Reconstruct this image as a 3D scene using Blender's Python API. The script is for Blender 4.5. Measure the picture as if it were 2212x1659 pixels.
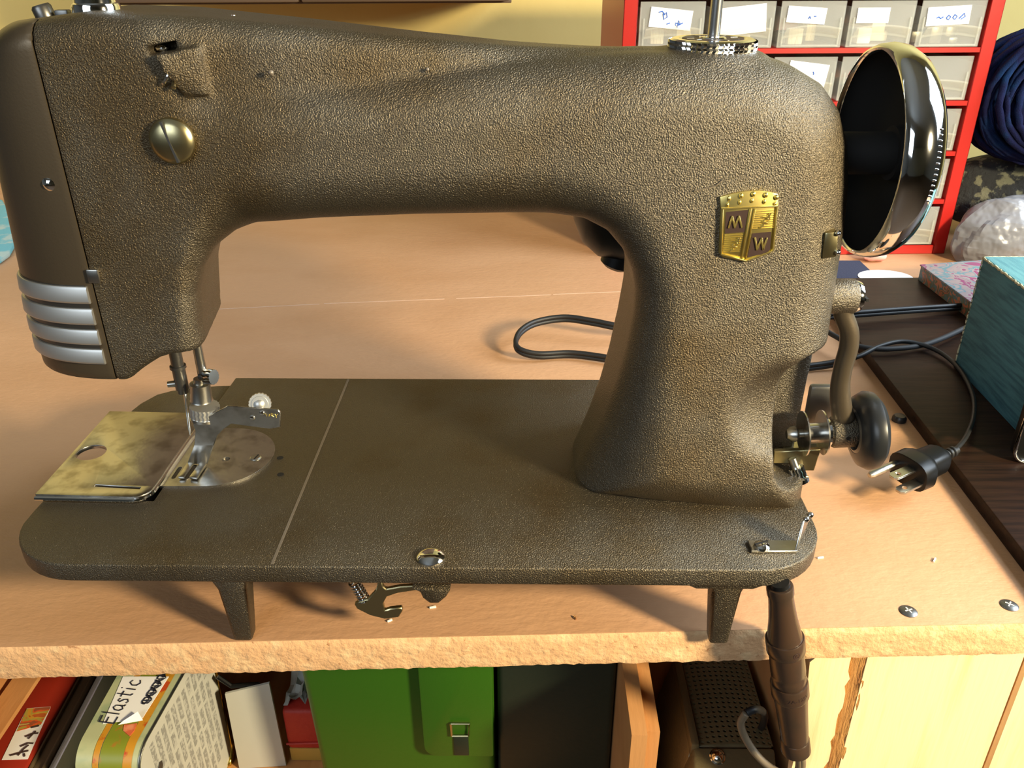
import bpy, bmesh, math, random
import numpy as np
from mathutils import Vector, Matrix, geometry
random.seed(7)
# ------------------------------------------------------------------ units: every builder works in millimetres
# x to the right along the machine, y away from the viewer, z up; z = 0 is the top of the machine's bed.
S, OZ = 0.001, 800.0
def W(p): return Vector((p[0]*S, p[1]*S, (p[2]+OZ)*S))
D = bpy.data; SC = bpy.context.scene; COL = SC.collection
for o in list(D.objects): D.objects.remove(o, do_unlink=True)

# ------------------------------------------------------------------ camera
IW, IH, FPX = 2212.0, 1659.0, 1816.58
PITCH, ROLL, YAW = (math.radians(a) for a in (27.5613, -0.21613, -1.03422))
CAM = Vector((237.158, -285.419, 238.971))
fwd = Vector((math.sin(YAW)*math.cos(PITCH), math.cos(YAW)*math.cos(PITCH), -math.sin(PITCH)))
rgt = Vector((math.cos(YAW), -math.sin(YAW), 0)); upv = rgt.cross(fwd)
rgt, upv = rgt*math.cos(ROLL)+upv*math.sin(ROLL), upv*math.cos(ROLL)-rgt*math.sin(ROLL)
cd = D.cameras.new('camera'); cam = D.objects.new('camera', cd); COL.objects.link(cam)
cam.matrix_world = Matrix.Translation(W(CAM)) @ Matrix((rgt, upv, -fwd)).transposed().to_4x4()
cd.sensor_width = 36.0; cd.lens = 36.0*FPX/IW; cd.clip_start = 0.01; cd.clip_end = 50
SC.camera = cam

# ------------------------------------------------------------------ light and exposure
wd = D.worlds.new('room_light'); SC.world = wd; wd.use_nodes = True
bg = wd.node_tree.nodes['Background']; bg.inputs[0].default_value = (0.70, 0.80, 1.0, 1); bg.inputs[1].default_value = 0.055
def lamp(name, kind, loc, energy, color, **kw):
    l = D.lights.new(name, kind); l.energy = energy; l.color = color
    for k, v in kw.items(): setattr(l, k, v)
    o = D.objects.new(name, l); COL.objects.link(o); o.location = W(loc); return o
def aim(o, target): o.rotation_euler = (W(target)-o.location).to_track_quat('-Z', 'Y').to_euler()
kl_ = lamp('shaded_lamp', 'SPOT', (1020, -500, 435), 112.0, (1.0, 0.84, 0.54), shadow_soft_size=0.075, spot_size=math.radians(72), spot_blend=0.25); aim(kl_, (270, 150, -20))
wl = lamp('window_daylight', 'AREA', (1350, 230, 700), 32.0, (0.74, 0.87, 1.0), shape='RECTANGLE', size=0.8, size_y=0.7); aim(wl, (250, 300, 0))
w2 = lamp('wall_fill_light', 'AREA', (-650, 480, 620), 4.0, (0.95, 0.97, 1.0), shape='RECTANGLE', size=0.8, size_y=0.9); aim(w2, (-560, 925, 420))  # unseen fill light, added to brighten the back wall alone
w3 = lamp('front_window_daylight', 'AREA', (-700, -1700, 900), 19.0, (0.78, 0.89, 1.0), shape='RECTANGLE', size=1.3, size_y=0.9); aim(w3, (150, 100, 80))
SC.view_settings.view_transform = 'Standard'; SC.view_settings.look = 'None'
SC.view_settings.exposure = 0.0; SC.view_settings.gamma = 1.0
try: SC.view_settings.use_curve_mapping = False
except Exception: pass

# ------------------------------------------------------------------ materials
def mat(name, col, rough=0.5, metal=0.0, var=None, bump=None, spec=0.5, coat=0.0, trans=0.0, ior=1.45, emit=None, sheen=0.0, stretch=None, var2=None):
    m = D.materials.new(name); m.use_nodes = True; nt = m.node_tree; N = nt.nodes; L = nt.links
    b = N['Principled BSDF']
    b.inputs['Base Color'].default_value = (*col, 1); b.inputs['Roughness'].default_value = rough
    b.inputs['Metallic'].default_value = metal; b.inputs['Specular IOR Level'].default_value = spec
    b.inputs['Coat Weight'].default_value = coat; b.inputs['Transmission Weight'].default_value = trans; b.inputs['IOR'].default_value = ior
    b.inputs['Sheen Weight'].default_value = sheen
    tc = N.new('ShaderNodeTexCoord'); mp = N.new('ShaderNodeMapping'); L.new(tc.outputs['Object'], mp.inputs['Vector'])
    if stretch: mp.inputs['Scale'].default_value = stretch
    vec = mp.outputs['Vector']
    def noise(scale, detail=3.0, rgh=0.55, dist=0.0):
        n = N.new('ShaderNodeTexNoise'); n.inputs['Scale'].default_value = scale; n.inputs['Detail'].default_value = detail
        n.inputs['Roughness'].default_value = rgh; n.inputs['Distortion'].default_value = dist; L.new(vec, n.inputs['Vector']); return n
    cur = None
    for v in (var, var2):
        if not v: continue
        scale, c2, lo, hi = v[:4]
        n = noise(scale, 4.0 if len(v) < 5 else v[4]); r = N.new('ShaderNodeMapRange')
        r.inputs['From Min'].default_value = lo; r.inputs['From Max'].default_value = hi; L.new(n.outputs['Fac'], r.inputs['Value'])
        mx = N.new('ShaderNodeMix'); mx.data_type = 'RGBA'; L.new(r.outputs['Result'], mx.inputs['Factor'])
        if cur is None: mx.inputs['A'].default_value = (*col, 1)
        else: L.new(cur, mx.inputs['A'])
        mx.inputs['B'].default_value = (*c2, 1); cur = mx.outputs['Result']
    if cur is not None: L.new(cur, b.inputs['Base Color'])
    if bump:
        prev = None
        for (scale, strength, dist, detail) in bump:
            n = noise(scale, detail); bp = N.new('ShaderNodeBump'); bp.inputs['Strength'].default_value = strength; bp.inputs['Distance'].default_value = dist
            L.new(n.outputs['Fac'], bp.inputs['Height'])
            if prev: L.new(prev, bp.inputs['Normal'])
            prev = bp.outputs['Normal']
        L.new(prev, b.inputs['Normal'])
    return m
M = {}
M['paint'] = mat('wrinkle_paint', (0.140, 0.118, 0.085), 0.41, 0.86, var=(14, (0.115, 0.084, 0.046), 0.48, 0.66), bump=[(1600, 1.0, 0.0007, 2.0)], spec=0.6)
M['paint_smooth'] = mat('smooth_brown_paint', (0.110, 0.084, 0.054), 0.38, 0.6, bump=[(900, 0.10, 0.0004, 2.0)], spec=0.5)
M['worn'] = mat('worn_edge_paint', (0.19, 0.155, 0.115), 0.45, 0.4)
M['chrome'] = mat('chrome', (0.82, 0.82, 0.80), 0.07, 1.0)
M['chrome_worn'] = mat('worn_chrome', (0.58, 0.57, 0.54), 0.27, 1.0, var=(90, (0.36, 0.34, 0.30), 0.48, 0.66), bump=[(160, 0.12, 0.0008, 3.0)])
M['steel'] = mat('dull_steel', (0.48, 0.47, 0.43), 0.30, 1.0, bump=[(500, 0.06, 0.0005, 2.0)])
M['pin'] = mat('polished_pin', (0.70, 0.70, 0.69), 0.22, 1.0)
M['trim'] = mat('matt_silver_trim', (0.56, 0.56, 0.54), 0.45, 0.9)
M['steel_dark'] = mat('dark_steel', (0.16, 0.155, 0.145), 0.35, 0.9)
M['brass'] = mat('gilt_brass', (0.86, 0.70, 0.24), 0.32, 1.0)
M['oldbrass'] = mat('tarnished_brass', (0.46, 0.40, 0.22), 0.3, 1.0)
M['enamel'] = mat('brown_enamel', (0.040, 0.022, 0.018), 0.5, spec=0.3)
M['black'] = mat('black_plastic', (0.0045, 0.0045, 0.0045), 0.38, spec=0.35)
M['blackhole'] = mat('hollow_shade', (0.006, 0.005, 0.004), 0.8)  # near-black colour standing in for shade inside the wheel, holes and slots
M['rubber'] = mat('black_rubber', (0.016, 0.017, 0.018), 0.33)
M['cord'] = mat('black_cord', (0.010, 0.010, 0.010), 0.5)
M['cordgrey'] = mat('grey_cord', (0.022, 0.022, 0.023), 0.65)
M['bakelite'] = mat('brown_bakelite', (0.050, 0.028, 0.017), 0.24, var=(60, (0.036, 0.024, 0.016), 0.45, 0.7), bump=[(400, 0.05, 0.0005, 2.0)])
M['cordbrown'] = mat('brown_cord', (0.17, 0.125, 0.075), 0.5)
M['table'] = mat('peach_paint', (0.50, 0.280, 0.150), 0.48, var=(9, (0.45, 0.240, 0.120), 0.42, 0.68), bump=[(210, 0.35, 0.0012, 3.0), (900, 0.12, 0.0004, 2.0)], spec=0.4, stretch=(0.7, 1.3, 1))
M['edge'] = mat('painted_particle_board', (0.66, 0.385, 0.19), 0.75, var=(300, (0.36, 0.17, 0.07), 0.64, 0.74), var2=(120, (0.72, 0.49, 0.26), 0.5, 0.7), bump=[(330, 0.55, 0.0016, 4.0), (90, 0.35, 0.002, 2.0)])
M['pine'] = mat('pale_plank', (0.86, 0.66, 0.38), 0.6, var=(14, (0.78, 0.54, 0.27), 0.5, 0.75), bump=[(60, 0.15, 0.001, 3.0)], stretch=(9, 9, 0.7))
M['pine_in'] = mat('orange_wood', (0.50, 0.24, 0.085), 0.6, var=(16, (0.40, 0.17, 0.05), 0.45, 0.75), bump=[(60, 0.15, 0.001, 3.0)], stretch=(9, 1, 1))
M['torn'] = mat('torn_wood', (0.55, 0.27, 0.08), 0.8, var=(40, (0.25, 0.10, 0.03), 0.5, 0.65), bump=[(120, 0.9, 0.004, 4.0)], stretch=(8, 8, 0.6))
M['wall'] = mat('yellow_wall', (0.60, 0.46, 0.16), 0.85, var=(3, (0.56, 0.42, 0.13), 0.4, 0.7), bump=[(60, 0.15, 0.002, 3.0)])
M['shelfwood'] = mat('brown_shelf', (0.085, 0.050, 0.026), 0.6)
M['floor'] = mat('brown_floor', (0.16, 0.10, 0.06), 0.6)
M['walnut'] = mat('walnut_board', (0.022, 0.010, 0.006), 0.42, var=(18, (0.008, 0.004, 0.003), 0.42, 0.65), bump=[(80, 0.1, 0.0008, 3.0)], stretch=(1.0, 12, 12), spec=0.2)
M['red'] = mat('red_enamel', (0.38, 0.012, 0.008), 0.32, bump=[(90, 0.05, 0.001, 2.0)])
def mat_clear(name):
    m = mat(name, (0.90, 0.90, 0.84), 0.14, spec=0.6, bump=[(40, 0.12, 0.002, 2.0)]); nt = m.node_tree; N = nt.nodes
    tr = N.new('ShaderNodeBsdfTransparent'); tr.inputs['Color'].default_value = (0.97, 0.97, 0.94, 1); mx = N.new('ShaderNodeMixShader'); mx.inputs['Fac'].default_value = 0.16
    nt.links.new(tr.outputs[0], mx.inputs[1]); nt.links.new(N['Principled BSDF'].outputs[0], mx.inputs[2]); nt.links.new(mx.outputs[0], N['Material Output'].inputs['Surface']); return m
M['clear'] = mat_clear('clear_plastic_sheet')
M['paper'] = mat('white_paper', (0.82, 0.81, 0.77), 0.7); M['foldercard'] = mat('pale_folder_card', (0.46, 0.46, 0.41), 0.75)
M['papergrey'] = mat('grey_paper', (0.45, 0.45, 0.40), 0.7, bump=[(30, 0.3, 0.004, 3.0)])
M['ink'] = mat('blue_ink', (0.05, 0.14, 0.50), 0.6)
M['inkblack'] = mat('black_ink', (0.012, 0.012, 0.02), 0.6)
M['yarn'] = mat('blue_yarn', (0.0035, 0.005, 0.030), 0.95, var=(35, (0.002, 0.020, 0.070), 0.52, 0.75), bump=[(900, 0.6, 0.001, 2.0)], sheen=0.0, spec=0.2)
M['lace'] = mat('patterned_knit', (0.022, 0.024, 0.026), 0.9, var=(75, (0.15, 0.15, 0.10), 0.53, 0.60), bump=[(160, 0.8, 0.004, 3.0)])
M['bag'] = mat('white_plastic_bag', (0.20, 0.20, 0.215), 0.30, var=(14, (0.13, 0.13, 0.14), 0.45, 0.7), bump=[(26, 0.9, 0.012, 3.0)])
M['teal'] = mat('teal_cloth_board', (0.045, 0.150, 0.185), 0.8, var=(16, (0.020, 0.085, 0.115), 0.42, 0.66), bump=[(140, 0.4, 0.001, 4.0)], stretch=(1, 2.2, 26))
M['teal_lit'] = mat('lit_teal_board', (0.14, 0.36, 0.40), 0.7, var=(16, (0.09, 0.27, 0.32), 0.42, 0.66), bump=[(140, 0.3, 0.001, 4.0)], stretch=(20, 2, 1))  # lid copy of the side teal; light falling on top is in its colour
M['fray'] = mat('frayed_edge', (0.42, 0.40, 0.26), 0.85, bump=[(400, 0.8, 0.002, 3.0)])
M['denim'] = mat('dark_denim', (0.022, 0.028, 0.060), 0.95, bump=[(700, 0.4, 0.001, 2.0)])
M['tealcloth'] = mat('teal_fabric', (0.16, 0.42, 0.45), 0.9, var=(34, (0.40, 0.50, 0.44), 0.52, 0.6), bump=[(300, 0.4, 0.001, 3.0)])
M['lint'] = mat('pink_lint', (0.70, 0.32, 0.28), 0.95)
M['jointpaint'] = mat('cracked_paint_line', (0.60, 0.42, 0.30), 0.7)
M['chip'] = mat('pale_chip', (0.85, 0.78, 0.66), 0.5)
M['greencase'] = mat('green_vinyl', (0.024, 0.092, 0.004), 0.42, bump=[(300, 0.12, 0.0008, 3.0)])
M['darkcase'] = mat('black_vinyl', (0.012, 0.018, 0.010), 0.5, bump=[(300, 0.15, 0.0008, 3.0)])
M['redbox'] = mat('red_lacquer', (0.28, 0.022, 0.010), 0.4)
M['brownbook'] = mat('brown_album', (0.085, 0.055, 0.025), 0.6)
M['carton'] = mat('brown_carton', (0.075, 0.045, 0.022), 0.7)
M['cream'] = mat('cream_pages', (0.55, 0.50, 0.38), 0.8, var=(90, (0.34, 0.28, 0.20), 0.5, 0.7), stretch=(14, 0.4, 1))
M['redbag'] = mat('red_nylon', (0.36, 0.022, 0.012), 0.6, bump=[(260, 0.4, 0.001, 3.0)])
M['ochre'] = mat('ochre_card', (0.42, 0.24, 0.04), 0.7)
M['tinside'] = mat('printed_tin', (0.42, 0.44, 0.24), 0.38, var=(45, (0.30, 0.36, 0.20), 0.5, 0.62))
M['tingreen'] = mat('olive_print', (0.20, 0.23, 0.02), 0.4, var=(120, (0.36, 0.14, 0.02), 0.60, 0.68))
M['tinorange'] = mat('orange_print', (0.52, 0.24, 0.02), 0.4, var=(110, (0.45, 0.06, 0.01), 0.55, 0.62))
M['tinred'] = mat('red_rose_print', (0.62, 0.13, 0.05), 0.5, var=(110, (0.72, 0.26, 0.12), 0.5, 0.6))
M['tinback'] = mat('pale_tin_back', (0.47, 0.47, 0.43), 0.42)
M['textgrey'] = mat('grey_print', (0.25, 0.25, 0.235), 0.5, var=(420, (0.42, 0.42, 0.39), 0.48, 0.56))
M['gold'] = mat('gold_rim', (0.60, 0.45, 0.10), 0.25, 1.0)
M['pedal'] = mat('bronze_hammer_paint', (0.150, 0.115, 0.055), 0.40, 0.3, bump=[(420, 0.3, 0.0008, 2.0)])

# floral cover: voronoi patches of several colours
def mat_floral(name, cols, scale, rough=0.6):
    m = mat(name, cols[0], rough); nt = m.node_tree; N = nt.nodes; L = nt.links; b = N['Principled BSDF']
    tc = N.new('ShaderNodeTexCoord'); nz = N.new('ShaderNodeTexNoise'); nz.inputs['Scale'].default_value = scale; nz.inputs['Detail'].default_value = 2.5; nz.inputs['Distortion'].default_value = 1.6
    L.new(tc.outputs['Object'], nz.inputs['Vector']); cr = N.new('ShaderNodeValToRGB'); cr.color_ramp.interpolation = 'CONSTANT'
    e = cr.color_ramp.elements; n = len(cols)
    while len(e) < n: e.new(0.5)
    for i, c in enumerate(cols): e[i].position = 0.0 if i == 0 else 0.36 + 0.30*(i-1)/(n-2); e[i].color = (*c, 1)
    L.new(nz.outputs['Fac'], cr.inputs['Fac']); L.new(cr.outputs['Color'], b.inputs['Base Color']); return m
M['floral_top'] = mat_floral('pastel_floral_print', [(0.30,0.24,0.24),(0.26,0.07,0.15),(0.32,0.26,0.25),(0.30,0.24,0.24),(0.13,0.24,0.27),(0.33,0.28,0.27),(0.27,0.07,0.15)], 38)
M['floral_side'] = mat_floral('dark_floral_print', [(0.10,0.10,0.05),(0.42,0.12,0.05),(0.13,0.13,0.07),(0.10,0.16,0.15),(0.46,0.16,0.08),(0.12,0.12,0.05)], 60)
M['labelprint'] = mat_floral('orange_picture_print', [(0.45,0.10,0.02),(0.55,0.28,0.03),(0.40,0.30,0.05),(0.62,0.10,0.02),(0.30,0.08,0.03),(0.50,0.36,0.10)], 60)

# ------------------------------------------------------------------ mesh toolbox (mm)
class G:
    def __init__(s): s.v = []; s.f = []
    def add(s, vs, fs):
        n = len(s.v); s.v += [Vector(v) for v in vs]; s.f += [tuple(i+n for i in f) for f in fs]; return s
    def box(s, x0, x1, y0, y1, z0, z1):
        return s.add([(x0,y0,z0),(x1,y0,z0),(x1,y1,z0),(x0,y1,z0),(x0,y0,z1),(x1,y0,z1),(x1,y1,z1),(x0,y1,z1)],
                     [(3,2,1,0),(4,5,6,7),(0,1,5,4),(1,2,6,5),(2,3,7,6),(3,0,4,7)])
    def hexa(s, p): return s.add(p, [(3,2,1,0),(4,5,6,7),(0,1,5,4),(1,2,6,5),(2,3,7,6),(3,0,4,7)])   # bottom loop ccw, then top loop
    def fbox(s, o, u, v, w, lu, lv, lw):      # box from corner o along unit-ish axes
        o = Vector(o); u = Vector(u)*lu; v = Vector(v)*lv; w = Vector(w)*lw
        return s.hexa([o, o+u, o+u+v, o+v, o+w, o+u+w, o+u+v+w, o+v+w])
    def prism(s, outer, o=(0,0,0), u=(1,0,0), v=(0,1,0), w=(0,0,1), h=1.0, holes=()):
        o, u, v, w = Vector(o), Vector(u), Vector(v), Vector(w)
        loops = [list(outer)]+[list(q) for q in holes]
        flat = [p for l in loops for p in l]
        tris = geometry.tessellate_polygon([[Vector((p[0], p[1], 0)) for p in l] for l in loops])
        n = len(flat); bot = [o+u*p[0]+v*p[1] for p in flat]; top = [b+w*h for b in bot]
        fs = []
        flip = u.cross(v).dot(w)*h < 0
        for t in tris:
            a = (flat[t[1]][0]-flat[t[0]][0])*(flat[t[2]][1]-flat[t[0]][1])-(flat[t[1]][1]-flat[t[0]][1])*(flat[t[2]][0]-flat[t[0]][0])
            t = t if a > 0 else (t[0], t[2], t[1])
            fs += [(t[2], t[1], t[0]), (t[0]+n, t[1]+n, t[2]+n)]
        k = 0
        for li, l in enumerate(loops):
            m = len(l); ar = sum(l[i][0]*l[(i+1)%m][1]-l[(i+1)%m][0]*l[i][1] for i in range(m))
            ccw = (ar > 0) == (li == 0)
            for i in range(m):
                a, b = k+i, k+(i+1)%m
                fs.append((a, b, b+n, a+n) if ccw else (b, a, a+n, b+n))
            k += m
        if flip: fs = [tuple(reversed(f)) for f in fs]
        return s.add(bot+top, fs)
    def tube(s, path, r, n=10, caps=True, flat=None, up=(0,0,1)):
        P = [Vector(p) for p in path]; R = r if hasattr(r, '__len__') else [r]*len(P); vs = []; fs = []; ref = Vector(up)
        for i, p in enumerate(P):
            t = (P[min(i+1, len(P)-1)]-P[max(i-1, 0)]).normalized()
            a = ref.cross(t)
            if a.length < 1e-4: a = Vector((1,0.01,0)).cross(t)
            a.normalize(); b = t.cross(a)
            for k in range(n):
                th = 2*math.pi*k/n
                ca, sb = (math.cos(th)*R[i], math.sin(th)*R[i]) if flat is None else (math.cos(th)*flat[0], math.sin(th)*flat[1])
                vs.append(p+a*ca+b*sb)
        for i in range(len(P)-1):
            for k in range(n):
                a, b = i*n+k, i*n+(k+1)%n; fs.append((a, b, b+n, a+n))
        if caps: fs += [tuple(reversed(range(n))), tuple(range((len(P)-1)*n, len(P)*n))]
        return s.add(vs, fs)
    def lathe(s, prof, o, axis, n=32):        # prof: (radius, height along axis)
        o = Vector(o); ax = Vector(axis).normalized(); a = ax.orthogonal().normalized(); b = ax.cross(a); vs = []; fs = []; rings = []
        for (r, h) in prof:
            if r < 1e-6: rings.append([len(vs)]); vs.append(o+ax*h)
            else:
                rings.append(list(range(len(vs), len(vs)+n)))
                for k in range(n):
                    th = 2*math.pi*k/n; vs.append(o+ax*h+(a*math.cos(th)+b*math.sin(th))*r)
        for A, B in zip(rings, rings[1:]):
            for k in range(n):
                if len(A) == 1 and len(B) == 1: continue
                if len(A) == 1: fs.append((A[0], B[(k+1)%n], B[k])[::-1])
                elif len(B) == 1: fs.append((A[k], A[(k+1)%n], B[0]))
                else: fs.append((A[k], A[(k+1)%n], B[(k+1)%n], B[k]))
        return s.add(vs, fs)
    def ball(s, c, r, n=16, m=10):
        rr = r if hasattr(r, '__len__') else (r, r, r); vs = [Vector(c)+Vector((0,0,-rr[2]))]; fs = []
        for j in range(1, m):
            ph = -math.pi/2+math.pi*j/m
            for k in range(n):
                th = 2*math.pi*k/n; vs.append(Vector(c)+Vector((rr[0]*math.cos(ph)*math.cos(th), rr[1]*math.cos(ph)*math.sin(th), rr[2]*math.sin(ph))))
        vs.append(Vector(c)+Vector((0,0,rr[2]))); L = len(vs)-1
        for k in range(n): fs += [(0, 1+(k+1)%n, 1+k), (L, L-n+k, L-n+(k+1)%n)]
        for j in range(m-2):
            for k in range(n):
                a = 1+j*n+k; b = 1+j*n+(k+1)%n; fs.append((a, b, b+n, a+n))
        return s.add(vs, fs)
    def make(s, name, m, parent=None, origin=None, bevel=0, seg=2, sharp=38, weld=False):
        o0 = parent['_o'] if parent is not None else (origin or (0, 0, 0))
        o0 = Vector(o0)
        bm = bmesh.new(); vv = [bm.verts.new((p-o0)*S) for p in s.v]
        for f in s.f:
            try: bm.faces.new([vv[i] for i in f])
            except ValueError: pass
        if weld: bmesh.ops.remove_doubles(bm, verts=bm.verts, dist=1e-6)
        bmesh.ops.recalc_face_normals(bm, faces=bm.faces)
        if bevel:
            bmesh.ops.dissolve_limit(bm, angle_limit=0.02, verts=bm.verts, edges=bm.edges)
            ed = [e for e in bm.edges if len(e.link_faces) == 2 and e.calc_face_angle(0) > math.radians(30)]
            bmesh.ops.bevel(bm, geom=ed, offset=bevel*S, segments=seg, affect='EDGES', clamp_overlap=True, profile=0.5)
        me = D.meshes.new(name); bm.to_mesh(me); bm.free()
        return link(name, me, m, parent, o0, sharp)
def link(name, me, m, parent, o0, sharp=38):
    me.polygons.foreach_set('use_smooth', [True]*len(me.polygons))
    if sharp: me.set_sharp_from_angle(angle=math.radians(sharp))
    ob = D.objects.new(name, me); COL.objects.link(ob); me.materials.append(m); ob['_o'] = [float(x) for x in o0]
    if parent is not None: ob.parent = parent
    else: ob.location = W(o0)
    return ob
def thing(name, label, cat, o=(0,0,0), group=None):
    e = D.objects.new(name, None); COL.objects.link(e); e.location = W(o); e['_o'] = [float(x) for x in o]; e.empty_display_size = 0.02
    return tag(e, label, cat, group)
def tag(o, label, cat, group=None):
    o['label'] = label; o['category'] = cat
    if group: o['group'] = group
    return o
def structure(o): o['kind'] = 'structure'; return o
def smooth_path(pts, n=8):
    P = [Vector(p) for p in pts]; out = []
    for i in range(len(P)-1):
        p0, p1, p2, p3 = P[max(i-1,0)], P[i], P[i+1], P[min(i+2,len(P)-1)]
        for k in range(n):
            t = k/n; out.append(0.5*((2*p1)+(p2-p0)*t+(2*p0-5*p1+4*p2-p3)*t*t+(3*p1-p0-3*p2+p3)*t**3))
    out.append(P[-1]); return out
def arc(cx, cy, r, a0, a1, n=8): return [(cx+r*math.cos(math.radians(a0+(a1-a0)*i/n)), cy+r*math.sin(math.radians(a0+(a1-a0)*i/n))) for i in range(n+1)]
def rrect(x0, x1, y0, y1, r, n=5):
    return arc(x1-r,y1-r,r,0,90,n)+arc(x0+r,y1-r,r,90,180,n)+arc(x0+r,y0+r,r,180,270,n)+arc(x1-r,y0+r,r,270,360,n)
def disc(cx, cy, r, n=24): return [(cx+r*math.cos(2*math.pi*i/n), cy+r*math.sin(2*math.pi*i/n)) for i in range(n)]
# points picked by eye in the photograph, turned once into places on real planes of the scene
def ray(px, py): return fwd+rgt*((px-IW/2)/FPX)-upv*((py-IH/2)/FPX)
def atz(px, py, z): d = ray(px, py); return CAM+d*((z-CAM.z)/d.z)
def aty(px, py, y): d = ray(px, py); return CAM+d*((y-CAM.y)/d.y)
def atx(px, py, x): d = ray(px, py); return CAM+d*((x-CAM.x)/d.x)
# handwriting: strokes as thin raised ribbons on a plane o + u*x + v*y
def strokes(g, lines, o, u, v, w, r=0.35, n=5):
    o, u, v, w = Vector(o), Vector(u), Vector(v), Vector(w)
    for ln in lines: g.tube([o+u*x+v*y+w*(r*0.25) for x, y in ln], r, n, up=w)
    return g

# ------------------------------------------------------------------ room shell and workbench
TA = math.radians(2.58); TU = Vector((math.cos(TA), math.sin(TA), 0)); TV = Vector((-math.sin(TA), math.cos(TA), 0)); TO = Vector((-6, -0.1, 0))
def T(u, v, z): return TO+TU*u+TV*v+Vector((0, 0, z))
def tbox(g, u0, u1, v0, v1, z0, z1): return g.hexa([T(u0,v0,z0),T(u1,v0,z0),T(u1,v1,z0),T(u0,v1,z0),T(u0,v0,z1),T(u1,v0,z1),T(u1,v1,z1),T(u0,v1,z1)])
TZ, TH = -50.0, 19.0
M['room'] = mat('grey_room_paint', (0.42, 0.45, 0.47), 0.9)
structure(tbox(G(), -3600, 4000, -5000, 925, -806, -800).make('floor', M['floor']))
structure(tbox(G(), -3600, 4000, 925, 940, -800, 1700).make('wall_back', M['wall']))
structure(tbox(G(), -3612, -3600, -5000, 940, -800, 1700).make('wall_left', M['room']))
structure(tbox(G(), 4000, 4012, -5000, 940, -800, 1700).make('wall_right', M['room']))
structure(tbox(G(), -3612, 4012, -5012, -5000, -800, 1700).make('wall_front', M['room']))
structure(tbox(G(), -3612, 4012, -5012, 940, 1700, 1712).make('ceiling', M['room']))

bench = thing('workbench', 'peach painted workbench with rough particle board edge under the sewing machine', 'workbench', T(250, 300, -800))
tbox(G(), -800, 900, 1.2, 923, TZ-TH, TZ).make('tabletop', M['table'], bench)
g = G(); rnd = random.Random(3); nu, nr = 680, 9; vs = []; fs = []
for i in range(nu+1):
    u = -800+i*2.5; drag = rnd.uniform(-0.25, 0.25)
    for j in range(nr+1):
        t = j/nr; z = TZ+0.02-(TH)*t; v = 0.0
        if j == 0: v = 1.3
        elif j < 3: v = 0.45-0.15*j+rnd.uniform(-.05, .05)
        else: v = rnd.uniform(-0.28, 0.28)
        if j == nr: z += drag*1.6; v += 0.4
        vs.append(T(u, v, z))
for i in range(nu):
    for j in range(nr): a = i*(nr+1)+j; fs.append((a, a+1, a+nr+2, a+nr+1))
g.add(vs, fs).make('front_edge', M['edge'], bench, sharp=0)
g = G()
for (p, q) in (((470,668),(690,657)), ((700,656),(960,646)), ((985,645),(1190,637)), ((1195,636),(1372,629))):
    a, b = atz(*p, TZ), atz(*q, TZ); d = (b-a).normalized(); n = Vector((-d.y, d.x, 0))*0.32
    g.hexa([a-n, b-n, b+n, a+n, *(x+Vector((0,0,0.22)) for x in (a-n, b-n, b+n, a+n))])
o = g.make('joint_line', M['jointpaint'], bench); o['label'] = 'pale broken line where two boards of the top meet'
for (px, py, rot) in ((1962, 1321, 0.35), (2180, 1308, 0.9)):
    p = atz(px, py, TZ)
    s_ = G().lathe([(4.3, -0.4), (4.3, 0.25), (3.6, 0.7), (1.6, 1.0), (0, 1.05)], p, (0,0,1), 24).make('screw', M['steel_dark'], bench)
    g = G()
    for k in (0, 1):
        d = Vector((math.cos(rot+k*math.pi/2), math.sin(rot+k*math.pi/2), 0)); n = Vector((-d.y, d.x, 0))
        g.fbox(p-d*2.0-n*0.3+Vector((0,0,0.6)), d, n, (0,0,1), 4.0, 0.6, 0.5)
    g.make('cross_recess', M['chip'], s_)
# carcass below the top
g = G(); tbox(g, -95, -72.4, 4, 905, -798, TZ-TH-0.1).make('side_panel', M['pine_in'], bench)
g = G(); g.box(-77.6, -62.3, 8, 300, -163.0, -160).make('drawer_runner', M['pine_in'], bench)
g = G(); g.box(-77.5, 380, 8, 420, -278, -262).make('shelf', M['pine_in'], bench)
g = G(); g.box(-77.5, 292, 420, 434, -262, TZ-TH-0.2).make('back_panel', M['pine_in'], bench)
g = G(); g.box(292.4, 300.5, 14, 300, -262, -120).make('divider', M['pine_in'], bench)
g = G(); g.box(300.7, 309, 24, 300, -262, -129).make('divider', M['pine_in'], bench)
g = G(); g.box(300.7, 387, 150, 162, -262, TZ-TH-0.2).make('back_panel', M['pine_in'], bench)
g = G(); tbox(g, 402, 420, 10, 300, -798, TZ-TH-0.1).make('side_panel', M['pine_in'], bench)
def plank(pts, name, m, v0, v1):
    g = G(); n = len(pts)
    g.prism([(u, z) for u, z in pts], T(0, v0, 0), TU, (0,0,1), TV, v1-v0); return g.make(name, m, bench, bevel=0)
r5 = random.Random(5)
left = [(383.5+(-z-70)*0.035+r5.uniform(-.5,.5), z) for z in np.arange(-798, -71, 11)]
right = [(404.0+r5.uniform(-1.1,1.1)-(0.0 if z < -110 else 0.0), z) for z in np.arange(-74, -799, -5)]
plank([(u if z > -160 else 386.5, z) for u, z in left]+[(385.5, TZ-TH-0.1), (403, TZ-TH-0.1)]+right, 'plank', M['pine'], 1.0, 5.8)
g = G(); vs = []; fs = []; nz = 150
for i in range(nz+1):
    z = TZ-TH-0.1-i*(728/nz)
    for j, (u, v) in enumerate(((403.0, 5.2), (405.0, 4.4), (407.5, 3.2), (410.0, 2.0), (412.6, 1.4))):
        vs.append(T(u+r5.uniform(-.5,.5), v+r5.uniform(-.6,.5), z))
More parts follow.
